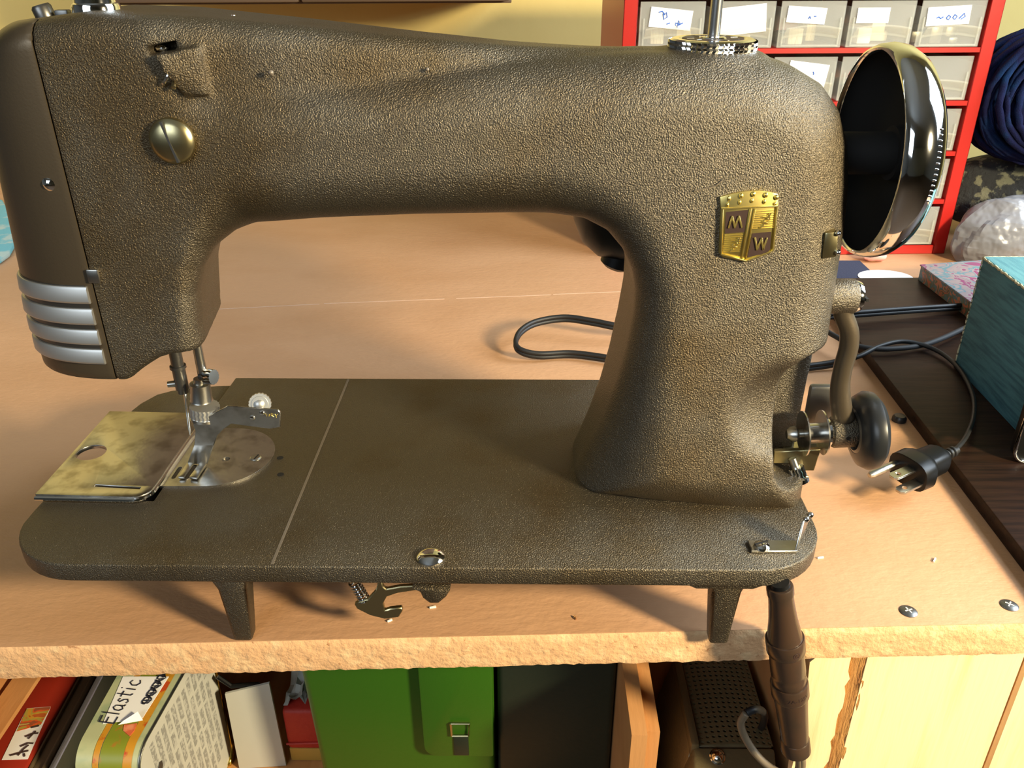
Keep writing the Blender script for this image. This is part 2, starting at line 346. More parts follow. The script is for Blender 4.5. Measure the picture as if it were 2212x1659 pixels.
for i in range(nz):
    for j in range(4): a = i*5+j; fs.append((a, a+1, a+6, a+5))
g.add(vs, fs).make('torn_edge', M['torn'], bench, sharp=0)
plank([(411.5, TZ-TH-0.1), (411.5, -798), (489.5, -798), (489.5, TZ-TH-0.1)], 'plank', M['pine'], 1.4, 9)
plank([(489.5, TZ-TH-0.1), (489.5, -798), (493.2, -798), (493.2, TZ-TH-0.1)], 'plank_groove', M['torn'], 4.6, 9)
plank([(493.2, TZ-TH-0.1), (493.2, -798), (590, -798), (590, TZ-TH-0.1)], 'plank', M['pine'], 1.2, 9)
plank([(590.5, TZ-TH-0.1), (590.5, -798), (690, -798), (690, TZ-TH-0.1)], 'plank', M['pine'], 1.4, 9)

# ------------------------------------------------------------------ sewing machine
def surface_nets(F, org, h, relax=2):
    nx, ny, nz = F.shape; s = F < 0
    c = [s[i:nx-1+i, j:ny-1+j, k:nz-1+k] for i in (0,1) for j in (0,1) for k in (0,1)]
    cnt = sum(x.astype(np.int8) for x in c); act = (cnt > 0) & (cnt < 8)
    I = np.argwhere(act); idm = -np.ones(act.shape, np.int32); idm[act] = np.arange(len(I))
    acc = np.zeros((len(I), 3)); num = np.zeros(len(I)); offs = [(i, j, k) for i in (0,1) for j in (0,1) for k in (0,1)]
    vals = {o: F[I[:,0]+o[0], I[:,1]+o[1], I[:,2]+o[2]] for o in offs}
    for a in offs:
        for ax in range(3):
            if a[ax]: continue
            b = list(a); b[ax] = 1; b = tuple(b); fa, fb = vals[a], vals[b]; m = (fa < 0) != (fb < 0)
            t = np.where(m, fa/np.where(m, fa-fb, 1), 0); p = np.array(a, float)[None, :].repeat(len(I), 0); p[:, ax] += t
            acc[m] += p[m]; num[m] += 1
    P = I+acc/num[:, None]
    quads = []
    for ax in range(3):
        u, v = (ax+1) % 3, (ax+2) % 3
        sl0 = [slice(1, -1)]*3; sl0[ax] = slice(0, F.shape[ax]-1); sl1 = list(sl0); sl1[ax] = slice(1, F.shape[ax])
        A, B = s[tuple(sl0)], s[tuple(sl1)]; E = np.argwhere(A != B)
        base = E.copy(); base[:, u] += 1; base[:, v] += 1
        fl = A[tuple(E.T)]
        def cell(du, dv):
            q = base.copy(); q[:, u] -= du; q[:, v] -= dv; return idm[tuple(q.T)]
        q = np.stack([cell(1,1), cell(0,1), cell(0,0), cell(1,0)], 1); q[~fl] = q[~fl][:, ::-1]; quads.append(q)
    Q = np.concatenate(quads); Q = Q[(Q >= 0).all(1)]
    def tri(P):
        i = np.clip(np.floor(P).astype(int), 0, np.array(F.shape)-2); f = P-i; r = 0
        for o in offs:
            w = np.ones(len(P))
            for a in range(3): w = w*(f[:, a] if o[a] else 1-f[:, a])
            r = r+w*F[i[:,0]+o[0], i[:,1]+o[1], i[:,2]+o[2]]
        return r
    for _ in range(relax):
        e = 0.5; d = tri(P); gr = np.stack([tri(P+np.eye(3)[a]*e)-tri(P-np.eye(3)[a]*e) for a in range(3)], 1)
        g2 = (gr**2).sum(1)+1e-9; st = -(d/g2)[:, None]*gr; ln = np.linalg.norm(st, axis=1, keepdims=True)
        P = P+st*np.minimum(1, 0.6/np.maximum(ln, 1e-9))
    return P*h+np.array(org), Q
def mesh_from(P, Q, name, m, parent, sharp=0):
    o0 = np.array(list(parent['_o']), float); me = D.meshes.new(name); V = ((P-o0)*S).astype(np.float32)
    me.vertices.add(len(V)); me.vertices.foreach_set('co', V.ravel()); me.loops.add(Q.size); me.loops.foreach_set('vertex_index', Q.ravel().astype(np.int32))
    me.polygons.add(len(Q)); me.polygons.foreach_set('loop_start', np.arange(0, Q.size, 4, dtype=np.int32))
    me.update(calc_edges=True); me.validate()
    return link(name, me, m, parent, tuple(o0), sharp)
def rU(a, b, R): return np.maximum(R, np.minimum(a, b))-np.sqrt(np.maximum(R-a, 0)**2+np.maximum(R-b, 0)**2)
def rI(a, b, R): return np.minimum(-R, np.maximum(a, b))+np.sqrt(np.maximum(R+a, 0)**2+np.maximum(R+b, 0)**2)
def polysd(poly, X, Z):
    d = np.full(X.shape, 1e9); ins = np.zeros(X.shape, bool); n = len(poly)
    for i in range(n):
        (x0, z0), (x1, z1) = poly[i], poly[(i+1) % n]; ex, ez = x1-x0, z1-z0
        t = np.clip(((X-x0)*ex+(Z-z0)*ez)/(ex*ex+ez*ez+1e-12), 0, 1); d = np.minimum(d, np.hypot(X-x0-t*ex, Z-z0-t*ez))
        c = ((z0 > Z) != (z1 > Z)) & (X < (x1-x0)*(Z-z0)/((z1-z0) if z1 != z0 else 1e-12)+x0); ins ^= c
    return np.where(ins, -d, d)
def sst(a, b, x): t = np.clip((x-a)/(b-a), 0, 1); return t*t*(3-2*t)
YC = 88.0
def pillar_half(z): return np.interp(z, [-5, 0, 20, 60, 100, 140, 175, 200], [49.5, 49, 47.3, 43.5, 40.5, 38, 36, 34])
def casting(x0, x1, y0, y1, z0, z1, h):
    xs, ys, zs = np.arange(x0, x1, h), np.arange(y0, y1, h), np.arange(z0, z1, h)
    X2, Z2 = np.meshgrid(xs, zs, indexing='ij'); X, Y, Z = X2[:, None, :], ys[None, :, None], Z2[:, None, :]
    ay = np.abs(Y-YC)
    # arm and pillar: outline seen from the front, pillowed in depth
    out = [(44,190),(95,195.5),(140,195),(176,196),(212,198.3),(248,200),(283,200.8),(318,200.6),(332,199),(345,195),(357,188.5),(365,179),(370,167),(373.4,151),(374.6,131),(374.6,60),(373.6,6),(373.6,-8),
           (261,-8),(262.5,0),(266,9),(271,22),(276,38),(280,55),(283.5,75),(285.5,92),(285.5,104),(283.5,113),(279,122),(272,129.5),(262,133.8),(248,135),(230,135),(189,134.3),(147,132.6),(118,130.3),(108,127),(100,121.5),(94,113),(90,102),(88.3,88),(87.4,80),(85,76),(81,74.6),(76,74.3),(70,72.3),(65,69.3),(60,66),(56,62.4),(52,60.8),(44,60.6)]
    d2 = polysd(out, X2, Z2)[:, None, :]
    wp = pillar_half(Z2); wr = (31.5+1.5*sst(95, 135, X2)+(wp-33)*sst(235, 310, X2))[:, None, :]
    Rp = np.interp(Z2, [0, 25, 70, 120, 150, 190], [34, 27, 19, 16, 20, 24]); Rr = np.interp(Z2, [0, 60, 150], [26, 24, 26])
    R = 7+18*sst(84, 116, X2); R = R+(Rp-25)*sst(240, 292, X2); R = (R+(Rr-R)*sst(300, 345, X2))[:, None, :]
    a, b = d2+R+0.14*np.maximum(Y-70, 0)*((1-sst(90, 114, X2))*(1-sst(112, 128, Z2)))[:, None, :], ay-wr+R
    main = np.minimum(np.maximum(a, b), 0)+np.sqrt(np.maximum(a, 0)**2+np.maximum(b, 0)**2)-R
    # upper ridge running down from the head to the dial
    top = np.interp(X2, [30, 43, 67, 97, 116, 144, 192, 230, 262, 287, 300], [212.5, 214, 216.8, 215.8, 214.2, 211.6, 206.6, 203.2, 201.5, 200.8, 196])[:, None, :]
    yr = np.interp(X2, [60, 110, 140, 176, 212, 248, 283, 300], [27, 27.5, 26, 23, 19.5, 14.5, 8.5, 6])[:, None, :]
    ridge = rI(rI(ay-yr-0.05*(200-Z), Z-top, 9), np.maximum(np.maximum(160-Z, 60-X), X-300), 3)
    body = rU(main, ridge, 2.2)
    # head
    xl = np.where(Z2 > 90, 0.075*(Z2-90), 0)+1.0+0.02*np.maximum(70-Z2, 0); xl = xl+np.maximum(Z2-176, 0)**2*0.0105; xl = xl[:, None, :]
    nose = (np.power((np.maximum(48-X, 0)/(47-xl*0.98)), 2.25)+np.power(ay/31.5, 2.25))**(1/2.25)
    nf = (nose-1)*31.5+0.16*np.maximum(X-92, 0)
    rightf = X-88.0+np.maximum(Y-70, 0)*0.15-70*sst(142, 168, Z); hb = np.interp(X2, [0, 52, 55, 60, 65, 70, 76, 82, 90], [60.5, 60.8, 62.0, 66.0, 69.3, 72.3, 74.3, 74.8, 74.3])[:, None, :]
    head = rI(nf, Z-top, 10); head = rI(head, rightf, 9); head = rI(head, hb-Z, 3.0)
    body = np.minimum(body, head)
    # boss under the stitch dial
    rb = np.sqrt((X-313.5)**2+(Y-YC)**2); body = rU(body, rI(rb-20.5, Z-198.3, 2.0)+0*Z, 5)
    # thread guide: raised lip with a dark slot above it
    lip = np.maximum(np.maximum((56.4-4.6*np.clip((111-X)/14, 0, 1)*np.clip((Z-186.5)/9, 0, 1))-Y, Y-66), np.maximum(np.maximum(95.5+0.42*(203.5-Z)-X, Z-203.2-0.16*(X-100)), np.maximum(187-Z, X-112)))
    body = rU(body, lip*0.8, 1.6)
    slot = np.maximum(np.maximum(np.abs((X-97.0)-0.2*(Z-204))-5.5, np.abs(Z-204.6-0.18*(X-98))-1.5), Y-66); body = rI(body, -slot, 0.8)
    # recess for the bobbin winder at the right foot of the pillar
    dn = polysd(rrect(351.8, 420, 10.5, 79.5, 14, 4), X2, Z2)[:, None, :]; notch = np.maximum(dn, Y-80)
    dent = (np.sqrt(((X-354)/27)**2+((Y-35)/19)**2+((Z-54)/27)**2)-1)*16; body = rI(body, -dent, 3); body = rI(body, -notch, 0.8)
    return body, xs, ys, zs
mach = thing('sewing_machine', 'brown wrinkle-finish vintage sewing machine with chrome handwheel and gilt crest', 'sewing machine', (187, 90, -50))
HH = 1.5
F0, xs, ys, zs = casting(-8, 384, 30, 146, -6, 222, HH)
XG = xs[:, None, None]+0*F0
P, Q = surface_nets(np.maximum(F0, 48.35-XG), (xs[0], ys[0], zs[0]), HH)
mesh_from(P, Q, 'body', M['paint'], mach, 50)
k = int((54-xs[0])/HH)
FF = np.maximum(F0[:k], XG[:k]-48.1)
P, Q = surface_nets(FF, (xs[0], ys[0], zs[0]), HH)
face = mesh_from(P, Q, 'face_plate', M['paint_smooth'], mach, 50)
# plan curve of the nose, for the ribbed chrome trim
def nose_pt(th, off, z):
    xl = 1.0+(0.075*(z-90) if z > 90 else 0)+0.02*max(70-z, 0); rx, ry = 47-xl*0.98+off, 31.5+off
    c, s_ = math.cos(th), math.sin(th); e = 2/2.25
    return Vector((48-rx*abs(c)**e, YC-ry*(1 if s_ > 0 else -1)*abs(s_)**e, z))
for (z0, z1) in ((107.6, 99.8), (97.2, 89.6), (87.0, 79.8), (77.4, 70.2)):
    g = G(); N = 40; prof = [(-0.4, z0), (0.9, z0-0.2), (1.5, z0-1.2), (1.7, z1+0.9), (1.2, z1), (-0.4, z1-0.2)]; vs = []; fs = []; m_ = len(prof)
    for i in range(N+1):
        th = math.radians(88-176*i/N)
        for (of, z) in prof: vs.append(nose_pt(th, of, z))
    for i in range(N):
        for j in range(m_): a, b = i*m_+j, i*m_+(j+1) % m_; fs.append((a, b, b+m_, a+m_))
    fs += [tuple(range(m_)), tuple(reversed(range(N*m_, N*m_+m_)))]
    g.add(vs, fs).make('trim_rib', M['trim'], face, sharp=30)
g = G(); vs = []; fs = []
for i in range(41):
    th = math.radians(87-174*i/40)
    for (of, z) in ((-0.5, 108), (0.35, 108), (0.35, 69.6), (-0.5, 69.6)): vs.append(nose_pt(th, of, z))
for i in range(40):
    for j in range(4): a, b = i*4+j, i*4+(j+1) % 4; fs.append((a, b, b+4, a+4))
g.add(vs, fs).make('trim_backing', M['steel_dark'], face)
p = aty(105, 398, 57.2); G().lathe([(0, 1.5), (1.6, 1.2), (2.9, 0.2), (3.0, -1.5)], p, (-0.12, -1, 0), 20).make('face_screw', M['chrome'], face)
p = aty(26, 399, 74); G().lathe([(0, 0.6), (1.6, 0.3), (1.8, -1.5)], p, (-0.7, -0.7, 0), 12).make('face_screw', M['steel_dark'], face)
g = G(); p = aty(193, 598, 55.4); g.box(p.x-1.0, p.x+4.2, 55.2, 58, p.z-3.0, p.z+3.2).make('plate_clip', M['steel'], mach, bevel=0.5)
# big slotted screw on the head
p = aty(371, 305, 54.6); ls = G().lathe([(0, 3.0), (3.5, 2.75), (6.6, 2.0), (8.6, 0.9), (9.1, 0.1), (9.1, -2)], p, (0,-1,0), 40).make('adjusting_screw', M['oldbrass'], mach)
g = G(); d = Vector((0.26, 0, -1)).normalized(); n = Vector((d.z, 0, -d.x)); g.fbox(p-d*8.2-n*0.55+Vector((0,-3.05,0)), d, n, (0,1,0), 16.4, 0.9, 2.0).make('screw_slot', M['steel_dark'], ls)
# small thread hook below the guide
p = aty(371, 172, 56.2); g = G(); g.tube(smooth_path([p+Vector((-5,0.5,-2)), p+Vector((-2.2,-1.6,-0.6)), p+Vector((0,-1.6,2.4)), p+Vector((0.5,1.5,3.4))], 5), 0.65, 8).make('thread_hook', M['chrome'], mach)
G().lathe([(0, 3.2), (0.9, 2.9), (1.1, 0), (1.1, -2)], p+Vector((0.8, 0.2, -1.2)), (0.1, -0.9, -0.5), 14).make('hook_pin', M['oldbrass'], mach)
g = G(); p = aty(350, 104, 64); g.ball(p, (2.6, 1.6, 1.5)).make('tension_stud', M['chrome'], mach)
for (px, py, r_) in ((585, 157, 0.7), (923, 150, 0.5)):
    p = aty(px, py, 58 if px < 700 else 65); G().ball(p, r_*1.6).make('paint_chip', M['worn'], mach)
# presser bar cap on top of the head
cx, cy, cz = 64.2, 81, 213.0
cap = G().lathe([(0, 46), (7.8, 46), (7.9, 8), (8.0, 6.2), (8.8, 5.8), (9.2, 4.8), (9.2, 0.4), (9.0, -2.5)], (cx, cy, cz), (0,0,1), 40).make('presser_bar_cap', M['chrome'], mach)
g = G()
for i in range(9): g.lathe([(7.6, -0.45), (8.35, 0), (7.6, 0.45)], (cx, cy, cz+8.5+i*1.3), (0,0,1), 40)
g.make('thread_ring', M['chrome'], cap)
kn = G().lathe([(0, 5.6), (3.2, 5.4), (3.9, 4.4), (3.9, 0.5), (2.4, 0), (2.4, -5)], (41.5, 84, 213), (-0.25, -0.05, 1), 24).make('face_thumbscrew', M['steel_dark'], mach)
g = G(); g.box(46.0, 51.5, 82, 86, 212, 216.4).make('thumbscrew_stop', M['steel_dark'], kn, bevel=0.6)
for (px, py) in ((350, 27), (503, 34)):
    p = aty(px, py, 86); G().lathe([(0, 0.5), (1.2, 0.3), (1.4, -1)], p, (0, 0, 1), 12).make('oil_cup', M['chrome'], mach)
# stitch dial and spool pin
dl = G(); nk = 96; rows = 6; vs = []; fs = []; zc0, zc1, r0 = 198.5, 204.6, 17.7
for j in range(rows+1):
    z = zc0+0.3+(zc1-zc0-0.6)*j/rows
    for k_ in range(nk):
        th = 2*math.pi*(k_+0.5*(j % 2))/nk; rr = r0+(0.42 if k_ % 2 == 0 else -0.18); vs.append((313.5+rr*math.cos(th), YC+rr*math.sin(th), z))
for j in range(rows):
    for k_ in range(nk): a, b = j*nk+k_, j*nk+(k_+1) % nk; fs.append((a, b, b+nk, a+nk))
dl.add(vs, fs); dl.lathe([(r0-.3, 0), (r0-1.4, 0.55), (r0-4.0, 0.55), (r0-4.6, 0.1), (6, 0.2), (5, 1.0), (3.2, 1.3), (3.1, 0)], (313.5, YC, zc1-0.3), (0,0,1), 64)
dl.lathe([(r0, 0.0), (r0-1.2, -0.6), (3, -0.6)], (313.5, YC, zc0+0.3), (0,0,1), 64)
dial = dl.make('stitch_dial', M['chrome'], mach, sharp=20)
G().lathe([(0, 0.2), (r0-5.2, 0.2), (r0-5.2, -0.4), (0, -0.4)], (313.5, YC, zc1+0.05), (0,0,1), 48).make('dial_face', M['enamel'], dial)
g = G()
for i in range(10):
    th = 0.3+i*0.6; rr = 9.6; c, s_ = math.cos(th), math.sin(th); o_ = Vector((313.5+rr*c, YC+rr*s_, zc1+0.26)); d = Vector((c, s_, 0)); n = Vector((-s_, c, 0))
    g.fbox(o_-d*1.6-n*0.35, d, n, (0,0,1), 3.2, 0.7, 0.15)
g.make('dial_mark', M['steel'], dial)
G().lathe([(0, 62), (2.4, 62), (2.5, 1), (3.6, 0.6), (3.6, -1.5)], (313.6, YC-0.6, zc1), (0,0,1), 24).make('spool_pin', M['pin'], mach)

# bed: one plate with the shuttle cavity open to the left, a lower rear corner and a worn seam
main_poly = ([(2.5,48.2),(2.2,40)]+arc(37,35,35,180,270,10)[1:]+[(150,-0.0),(300,0)]+arc(338,34,34,270,360,10)+[(372,120)]+arc(350,157,22,0,90,8)+[(56,179.3),(54.8,131.5),(56.5,131.5),(56.5,48.2)])
g = G(); g.prism(main_poly, (0,0,-9.2), h=9.2)
bed = g.make('bed', M['paint'], mach, bevel=2.2, seg=3)
g = G(); g.prism([(2.5,131.8)]+[(57,131.8),(57,176)]+[(46,175.5),(30,172.5),(19,168.5),(12,163.5),(6.5,152)], (0,0,-11.5), h=8.2); g.make('rear_corner', M['paint'], bed, bevel=1.5, seg=2)
g = G(); g.box(8, 57, 47, 133, -12.5, -10.5); g.box(40, 56, 49, 131, -10.6, -4); g.make('shuttle_race_cover', M['steel_dark'], bed, bevel=0.5)
g = G(); g.hexa([(126.0,1.3,-1),(128.0,1.3,-1),(128.0,178,-1),(126.0,178,-1),(126.4,1.5,.16),(127.6,1.5,.16),(127.6,177.5,.16),(126.4,177.5,.16)]); g.make('seam_ridge', M['worn'], bed)
# flowing base where the pillar meets the bed
for (px, py) in ((605, 989), (606, 1025)):
    p = atz(px, py, 0); G().lathe([(0,0.12),(1.7,0.12),(1.9,-0.5)], (p.x,p.y,0), (0,0,1), 16).make('bed_hole', M['blackhole'], bed)
p = atz(930, 1198, 1.5); G().lathe([(0,2.6),(2.5,2.45),(4.8,1.7),(6.2,0.3),(6.3,-1)], (p.x,p.y,0.2), (0,0,1), 32).make('cap_button', M['chrome'], mach)
# legs cast under the bed
def leg(x, y, flip=1):
    g = G(); t = [(x-9.5,y-6,-8.5),(x+9.5,y-6,-8.5),(x+8.5,y+11,-8.5),(x-8.5,y+11,-8.5)]; b = [(x-4.2,y-3.5,-50),(x+4.6,y-3.5,-50),(x+4.2,y+4.5,-50),(x-4.0,y+4.5,-50)]
    m_ = [(x-6.3,y-4.8,-18),(x+7.0,y-4.8,-18),(x+6.4,y+8,-18),(x-6.0,y+8,-18)]
    g.hexa(m_+t); g.hexa(b+m_); return g.make('leg', M['paint'], mach, bevel=1.6, seg=2, weld=True)
leg(105.2, 9.5); leg(327.3, 10.5); leg(60, 160); leg(327, 160)
g = G(); g.prism([(298,-8.8),(350,-8.8),(344,-10.6),(338,-13.5),(313,-13.5),(308,-11)], (0,3.0,0), (1,0,0), (0,0,1), (0,1,0), 14); g.make('leg_lug', M['paint'], mach, bevel=1.0)
# slide plate over the shuttle, drawn a little to the left
sp = [(-1,48.2),(-1,130.6),(54.3,128.8)]+[(54.6,56)]+arc(46.8,54.2,7.8,0,-90,7)[1:]
g = G(); g.prism(sp, (0,0,1.0), h=2.2, holes=[disc(9.0,86.4,7.4,28), [(24.6,55.2),(48.2,53.2),(48.3,54.9),(24.7,57.0)]])
pl = g.make('slide_plate', M['chrome_worn'], mach, bevel=0.55, seg=2)
g = G(); g.tube([(-0.8,47.4,1.4),(20,46.9,1.4),(44,46.3,1.4)]+[(q[0],q[1],1.5) for q in arc(46.8,54.2,8.0,-90,0,8)]+[(54.9,62,1.5),(55.0,128,1.5)], 1.15, 8); g.make('rolled_edge', M['chrome'], pl)
# needle plate
npl = [(55.2,59.4)]+arc(76,88.0,28.4,-85,90,20)+[(55.2,116.6)]
fs_ = lambda x0,x1,y0,y1: rrect(x0,x1,y0,y1,min(x1-x0,y1-y0)*0.48,3)
g = G(); g.prism(npl, (0,0,-0.6), h=1.3, holes=[disc(80.4,84.6,2.1,14), fs_(58.2,60.4,66,77), fs_(65.2,67.4,66,79)])
nd = g.make('needle_plate', M['chrome_worn'], mach, bevel=0.25, seg=1)
G().lathe([(0,0.7),(2.4,0.6),(3.0,0.05),(3.0,-0.5)], (95.6,86.0,0.75), (0,0,1), 20).make('plate_screw', M['steel'], nd)
g = G(); g.fbox((95.2,83.6,1.35), (0.25,1,0), (1,-0.25,0), (0,0,1), 4.6, 0.7, 0.15); g.make('screw_slot', M['blackhole'], nd)
g = G(); g.box(57.5, 68, 65, 80, -1.6, -0.7); g.make('feed_dog', M['steel_dark'], nd)
# needle bar, clamp and needle
NY = 86.0; p = aty(386, 800, NY)
g = G(); g.lathe([(0,14),(3.0,14),(3.05,4),(3.9,3.8),(4.0,2.4),(3.2,2.0),(3.25,-9.2),(2.7,-9.4),(2.6,-11.5),(0,-11.5)], (p.x,NY,p.z-1), (0,0,1), 28); nb = g.make('needle_bar', M['steel_dark'], mach)
g = G(); g.lathe([(0,3.4),(1.5,3.3),(1.7,0.5),(1.7,-1)], (p.x-3.0,NY-1,p.z-7), (-1,-0.25,0), 16); g.make('needle_screw', M['steel'], nb)
q0 = Vector((p.x+0.9,NY,p.z-11)); q1 = aty(410, 938, NY); g = G(); g.tube([q0, q0*0.55+q1*0.45, q0*0.12+q1*0.88, q1+Vector((0,0,-1))], [0.85,0.85,0.7,0.15], 10); g.make('needle', M['chrome'], nb)
# presser bar, knurled screw and ruffler-like foot
PY = 83.0; b0 = aty(436, 800, PY); bx = b0.x
pb = G().lathe([(0,18),(2.3,18),(2.4,-3),(0,-3)], (bx,PY,b0.z), (0,0,1), 20).make('presser_bar', M['steel'], mach)
def knurl(o, ax, r, h0, h1, n=36, rows=4, d=0.3):
    o = Vector(o); ax = Vector(ax).normalized(); a = ax.orthogonal().normalized(); b = ax.cross(a); vs = []; fs = []
    for j in range(rows+1):
        for k in range(n):
            th = 2*math.pi*(k+0.5*(j % 2))/n; rr = r+(d if k % 2 else -d*0.3); vs.append(o+ax*(h0+(h1-h0)*j/rows)+(a*math.cos(th)+b*math.sin(th))*rr)
    for j in range(rows):
        for k in range(n): i0, i1 = j*n+k, j*n+(k+1) % n; fs.append((i0, i1, i1+n, i0+n))
    fs += [tuple(reversed(range(n))), tuple(range(rows*n, rows*n+n))]
    return G().add(vs, fs)
c1 = aty(434, 852, PY)
g = G(); g.lathe([(0,9),(2.8,9),(3.0,6.5),(4.9,6.2),(5.3,-2.5),(5.6,-3.2),(0,-3.2)], (c1.x,PY,c1.z), (0.08,0,1), 32); g.make('foot_collar', M['steel'], pb)
c2 = aty(440, 812, PY-1); ks = knurl((c2.x+1.5,PY-1.5,c2.z), (1,-0.35,0.1), 3.6, 0, 4.6, 30, 3, 0.25).make('clamp_screw', M['chrome'], pb, sharp=15)
g = G(); g.lathe([(0,0),(2.0,0),(2.0,3),(0,3)], (c2.x-1.6,PY-1,c2.z), (1,-0.35,0.1), 16); g.make('clamp_shaft', M['steel_dark'], pb)
c3 = aty(441, 884, PY); knurl((c3.x,PY,c3.z-3.4), (0.10,0,1), 7.0, 0, 5.6, 44, 4, 0.28).make('knurled_ring', M['trim'], pb, sharp=15)
g = G(); g.lathe([(0,0),(7.4,0),(7.5,-1.6),(5.5,-2.4),(0,-2.4)], (c3.x,PY,c3.z-3.3), (0.10,0,1), 32); g.make('ring_flange', M['chrome'], pb)
ft = thing_part = None
A = aty(470, 880, 79); Bp = aty(484, 922, 79)
g = G(); pts = [(478,884),(492,876),(600,884),(607,890),(606,922),(583,926),(500,915),(484,926),(470,940),(462,962),(420,962),(422,930),(416,915),(436,905)]
loc = [aty(x, y, 77.5) for x, y in pts]; g.prism([(q.x, q.z) for q in loc], (0,77.0,0), (1,0,0), (0,0,1), (0,1,0), 1.3)
foot = g.make('presser_foot', M['chrome_worn'], mach, bevel=0.35, seg=1)
kc = [aty(x, y, 77.5) for x, y in ((420,958),(462,958),(448,1003),(400,1003))]
z1 = 2.6
def flatfoot(px, py): q = atz(px, py, z1); return q
t = [Vector((kc[0].x,77.4,kc[0].z)), Vector((kc[1].x,77.4,kc[1].z)), flatfoot(447,1000), flatfoot(404,1000)]
dn = Vector((0, 0.6, -1.0)); g = G(); g.hexa([q+dn*1.2 for q in (t[3],t[2],t[1],t[0])]+[t[3],t[2],t[1],t[0]]); g.make('foot_slope', M['chrome_worn'], foot, bevel=0.3, seg=1)
for pts in ([(404,998),(420,998),(398,1030),(384,1030)], [(432,998),(447,1000),(425,1032),(408,1030)]):
    g = G(); q = [atz(x, y, z1) for x, y in pts]; g.prism([(a.x, a.y) for a in q], (0,0,1.2), h=1.5); g.make('foot_toe', M['chrome_worn'], foot, bevel=0.5, seg=2)
p = aty(562, 872, 80); knurl((p.x,79.5,p.z), (0.25,-1,0.35), 5.3, -2.6, 0.0, 40, 2, 0.25).make('foot_thumbscrew', M['trim'], foot, sharp=15)
G().lathe([(4.3,-0.6),(4.0,0.25),(2.4,0.25),(2.2,1.3),(1.4,1.9),(0,2.0)], (p.x,79.3,p.z), (0.25,-1,0.35), 28).make('thumbscrew_face', M['trim'], foot)
for (px, py) in ((545, 903), (566, 893)):
    p = aty(px, py, 76.8); G().lathe([(0,0.9),(1.0,0.7),(1.4,0),(1.4,-0.6)], p, (0,-1,0), 14).make('foot_rivet', M['chrome'], foot)
g = G(); q = aty(574, 899, 76.95); strokes(g, [[(0,1.6),(.6,0),(1.2,1.5),(1.8,0),(2.4,1.6)], [(3.0,0.4),(3.0,2.2),(4.2,1.6),(3.2,1.0),(4.4,0.1)], [(5.0,1.9),(5.6,0.9),(5.7,-0.3)], [(5.6,0.9),(6.4,1.8)]], q, (0.92,0,-0.1), (0.1,0,0.92), (0,-1,0), 0.17, 4); g.make('stamped_mark', M['brass'], foot)
# crest badge
def bp(px, py): dx, dy = px-1553, py-425; return (314.9+dx*0.185+dy*0.018, 148.6+dx*0.006-dy*0.195)
BY = lambda z: YC-float(pillar_half(z))-0.15
bz0, bz1 = 121.0, 151.0; by0, by1 = BY(bz0), BY(bz1); vv = Vector((0, by1-by0, bz1-bz0)).normalized(); sc_ = (bz1-bz0)/vv.z/(bz1-bz0)
def brel(pts): return [(bp(x, y)[0], (bp(x, y)[1]-bz0)*sc_) for x, y in pts]
BO = Vector((0, by0, bz0)); BU = Vector((1,0,0)); BN = Vector((0, -vv.z, vv.y))
def bprism(g, pts, off, h): return g.prism(brel(pts), BO+BN*off, BU, vv, BN, h)
Kx = lambda cx, cy: (1480+cx/7.542, 380+cy/7.542)
outl = [Kx(*q) for q in ((548,320),(745,272),(960,240),(1180,235),(1380,270),(1490,300),(1500,480),(1455,1190),(1380,1240),(990,1370),(900,1350),(600,1280),(535,1210),(560,500))]
g = G(); bprism(g, outl, -1.0, 2.0); badge = g.make('crest_badge', M['brass'], mach, bevel=0.35, seg=2)
badge['label'] = 'gilt shield crest with crown and the letters M and W'
inner = lambda pts: [Kx(*q) for q in pts]
g = G()
for a, b, w_ in (((575,500),(1480,485),13),((1478,490),(1425,1190),13),((1425,1190),(990,1345),13),((990,1345),(570,1225),13),((570,1225),(590,500),13),((1045,520),(915,1310),12),((1120,520),(985,1320),9)):
    pa, pb_ = [Vector((*q, 0)) for q in brel([Kx(*a), Kx(*b)])]; d = (pb_-pa); L_ = d.length; d.normalize(); n = Vector((-d.y, d.x, 0)); w2 = w_*0.024
    P0 = BO+BU*(pa.x)+vv*(pa.y)+BN*0.9; U_ = BU*d.x+vv*d.y; V_ = BU*n.x+vv*n.y
    g.fbox(P0-V_*w2-U_*w2, U_, V_, BN, L_+2*w2, 2*w2, 0.85)
g.make('crest_rim', M['brass'], badge, bevel=0.15, seg=1)
for pts in ([(645,555),(1015,530),(955,880),(630,895)], [(1085,905),(1395,885),(1385,1175),(1330,1225),(1010,1290)]):
    g = G(); bprism(g, inner(pts), 0.95, 0.22); g.make('dark_quarter', M['enamel'], badge)
def letters(g, segs, w_):
    for a, b in segs:
        pa, pb_ = [Vector((*q, 0)) for q in brel([Kx(*a), Kx(*b)])]; d = pb_-pa; L_ = d.length; d.normalize(); n = Vector((-d.y, d.x, 0))
        U_ = BU*d.x+vv*d.y; V_ = BU*n.x+vv*n.y; g.fbox(BO+BU*pa.x+vv*pa.y+BN*1.1-V_*w_-U_*w_*.6, U_, V_, BN, L_+w_*1.2, 2*w_, 0.6)
    return g
letters(G(), [((690,800),(745,625)),((745,625),(790,800)),((790,800),(855,625)),((855,625),(905,800))], 0.36).make('raised_letter', M['brass'], badge, bevel=0.12, seg=1)
letters(G(), [((1125,975),(1165,1165)),((1165,1165),(1235,985)),((1235,985),(1265,1165)),((1265,1165),(1325,985))], 0.36).make('raised_letter', M['brass'], badge, bevel=0.12, seg=1)
g = G()
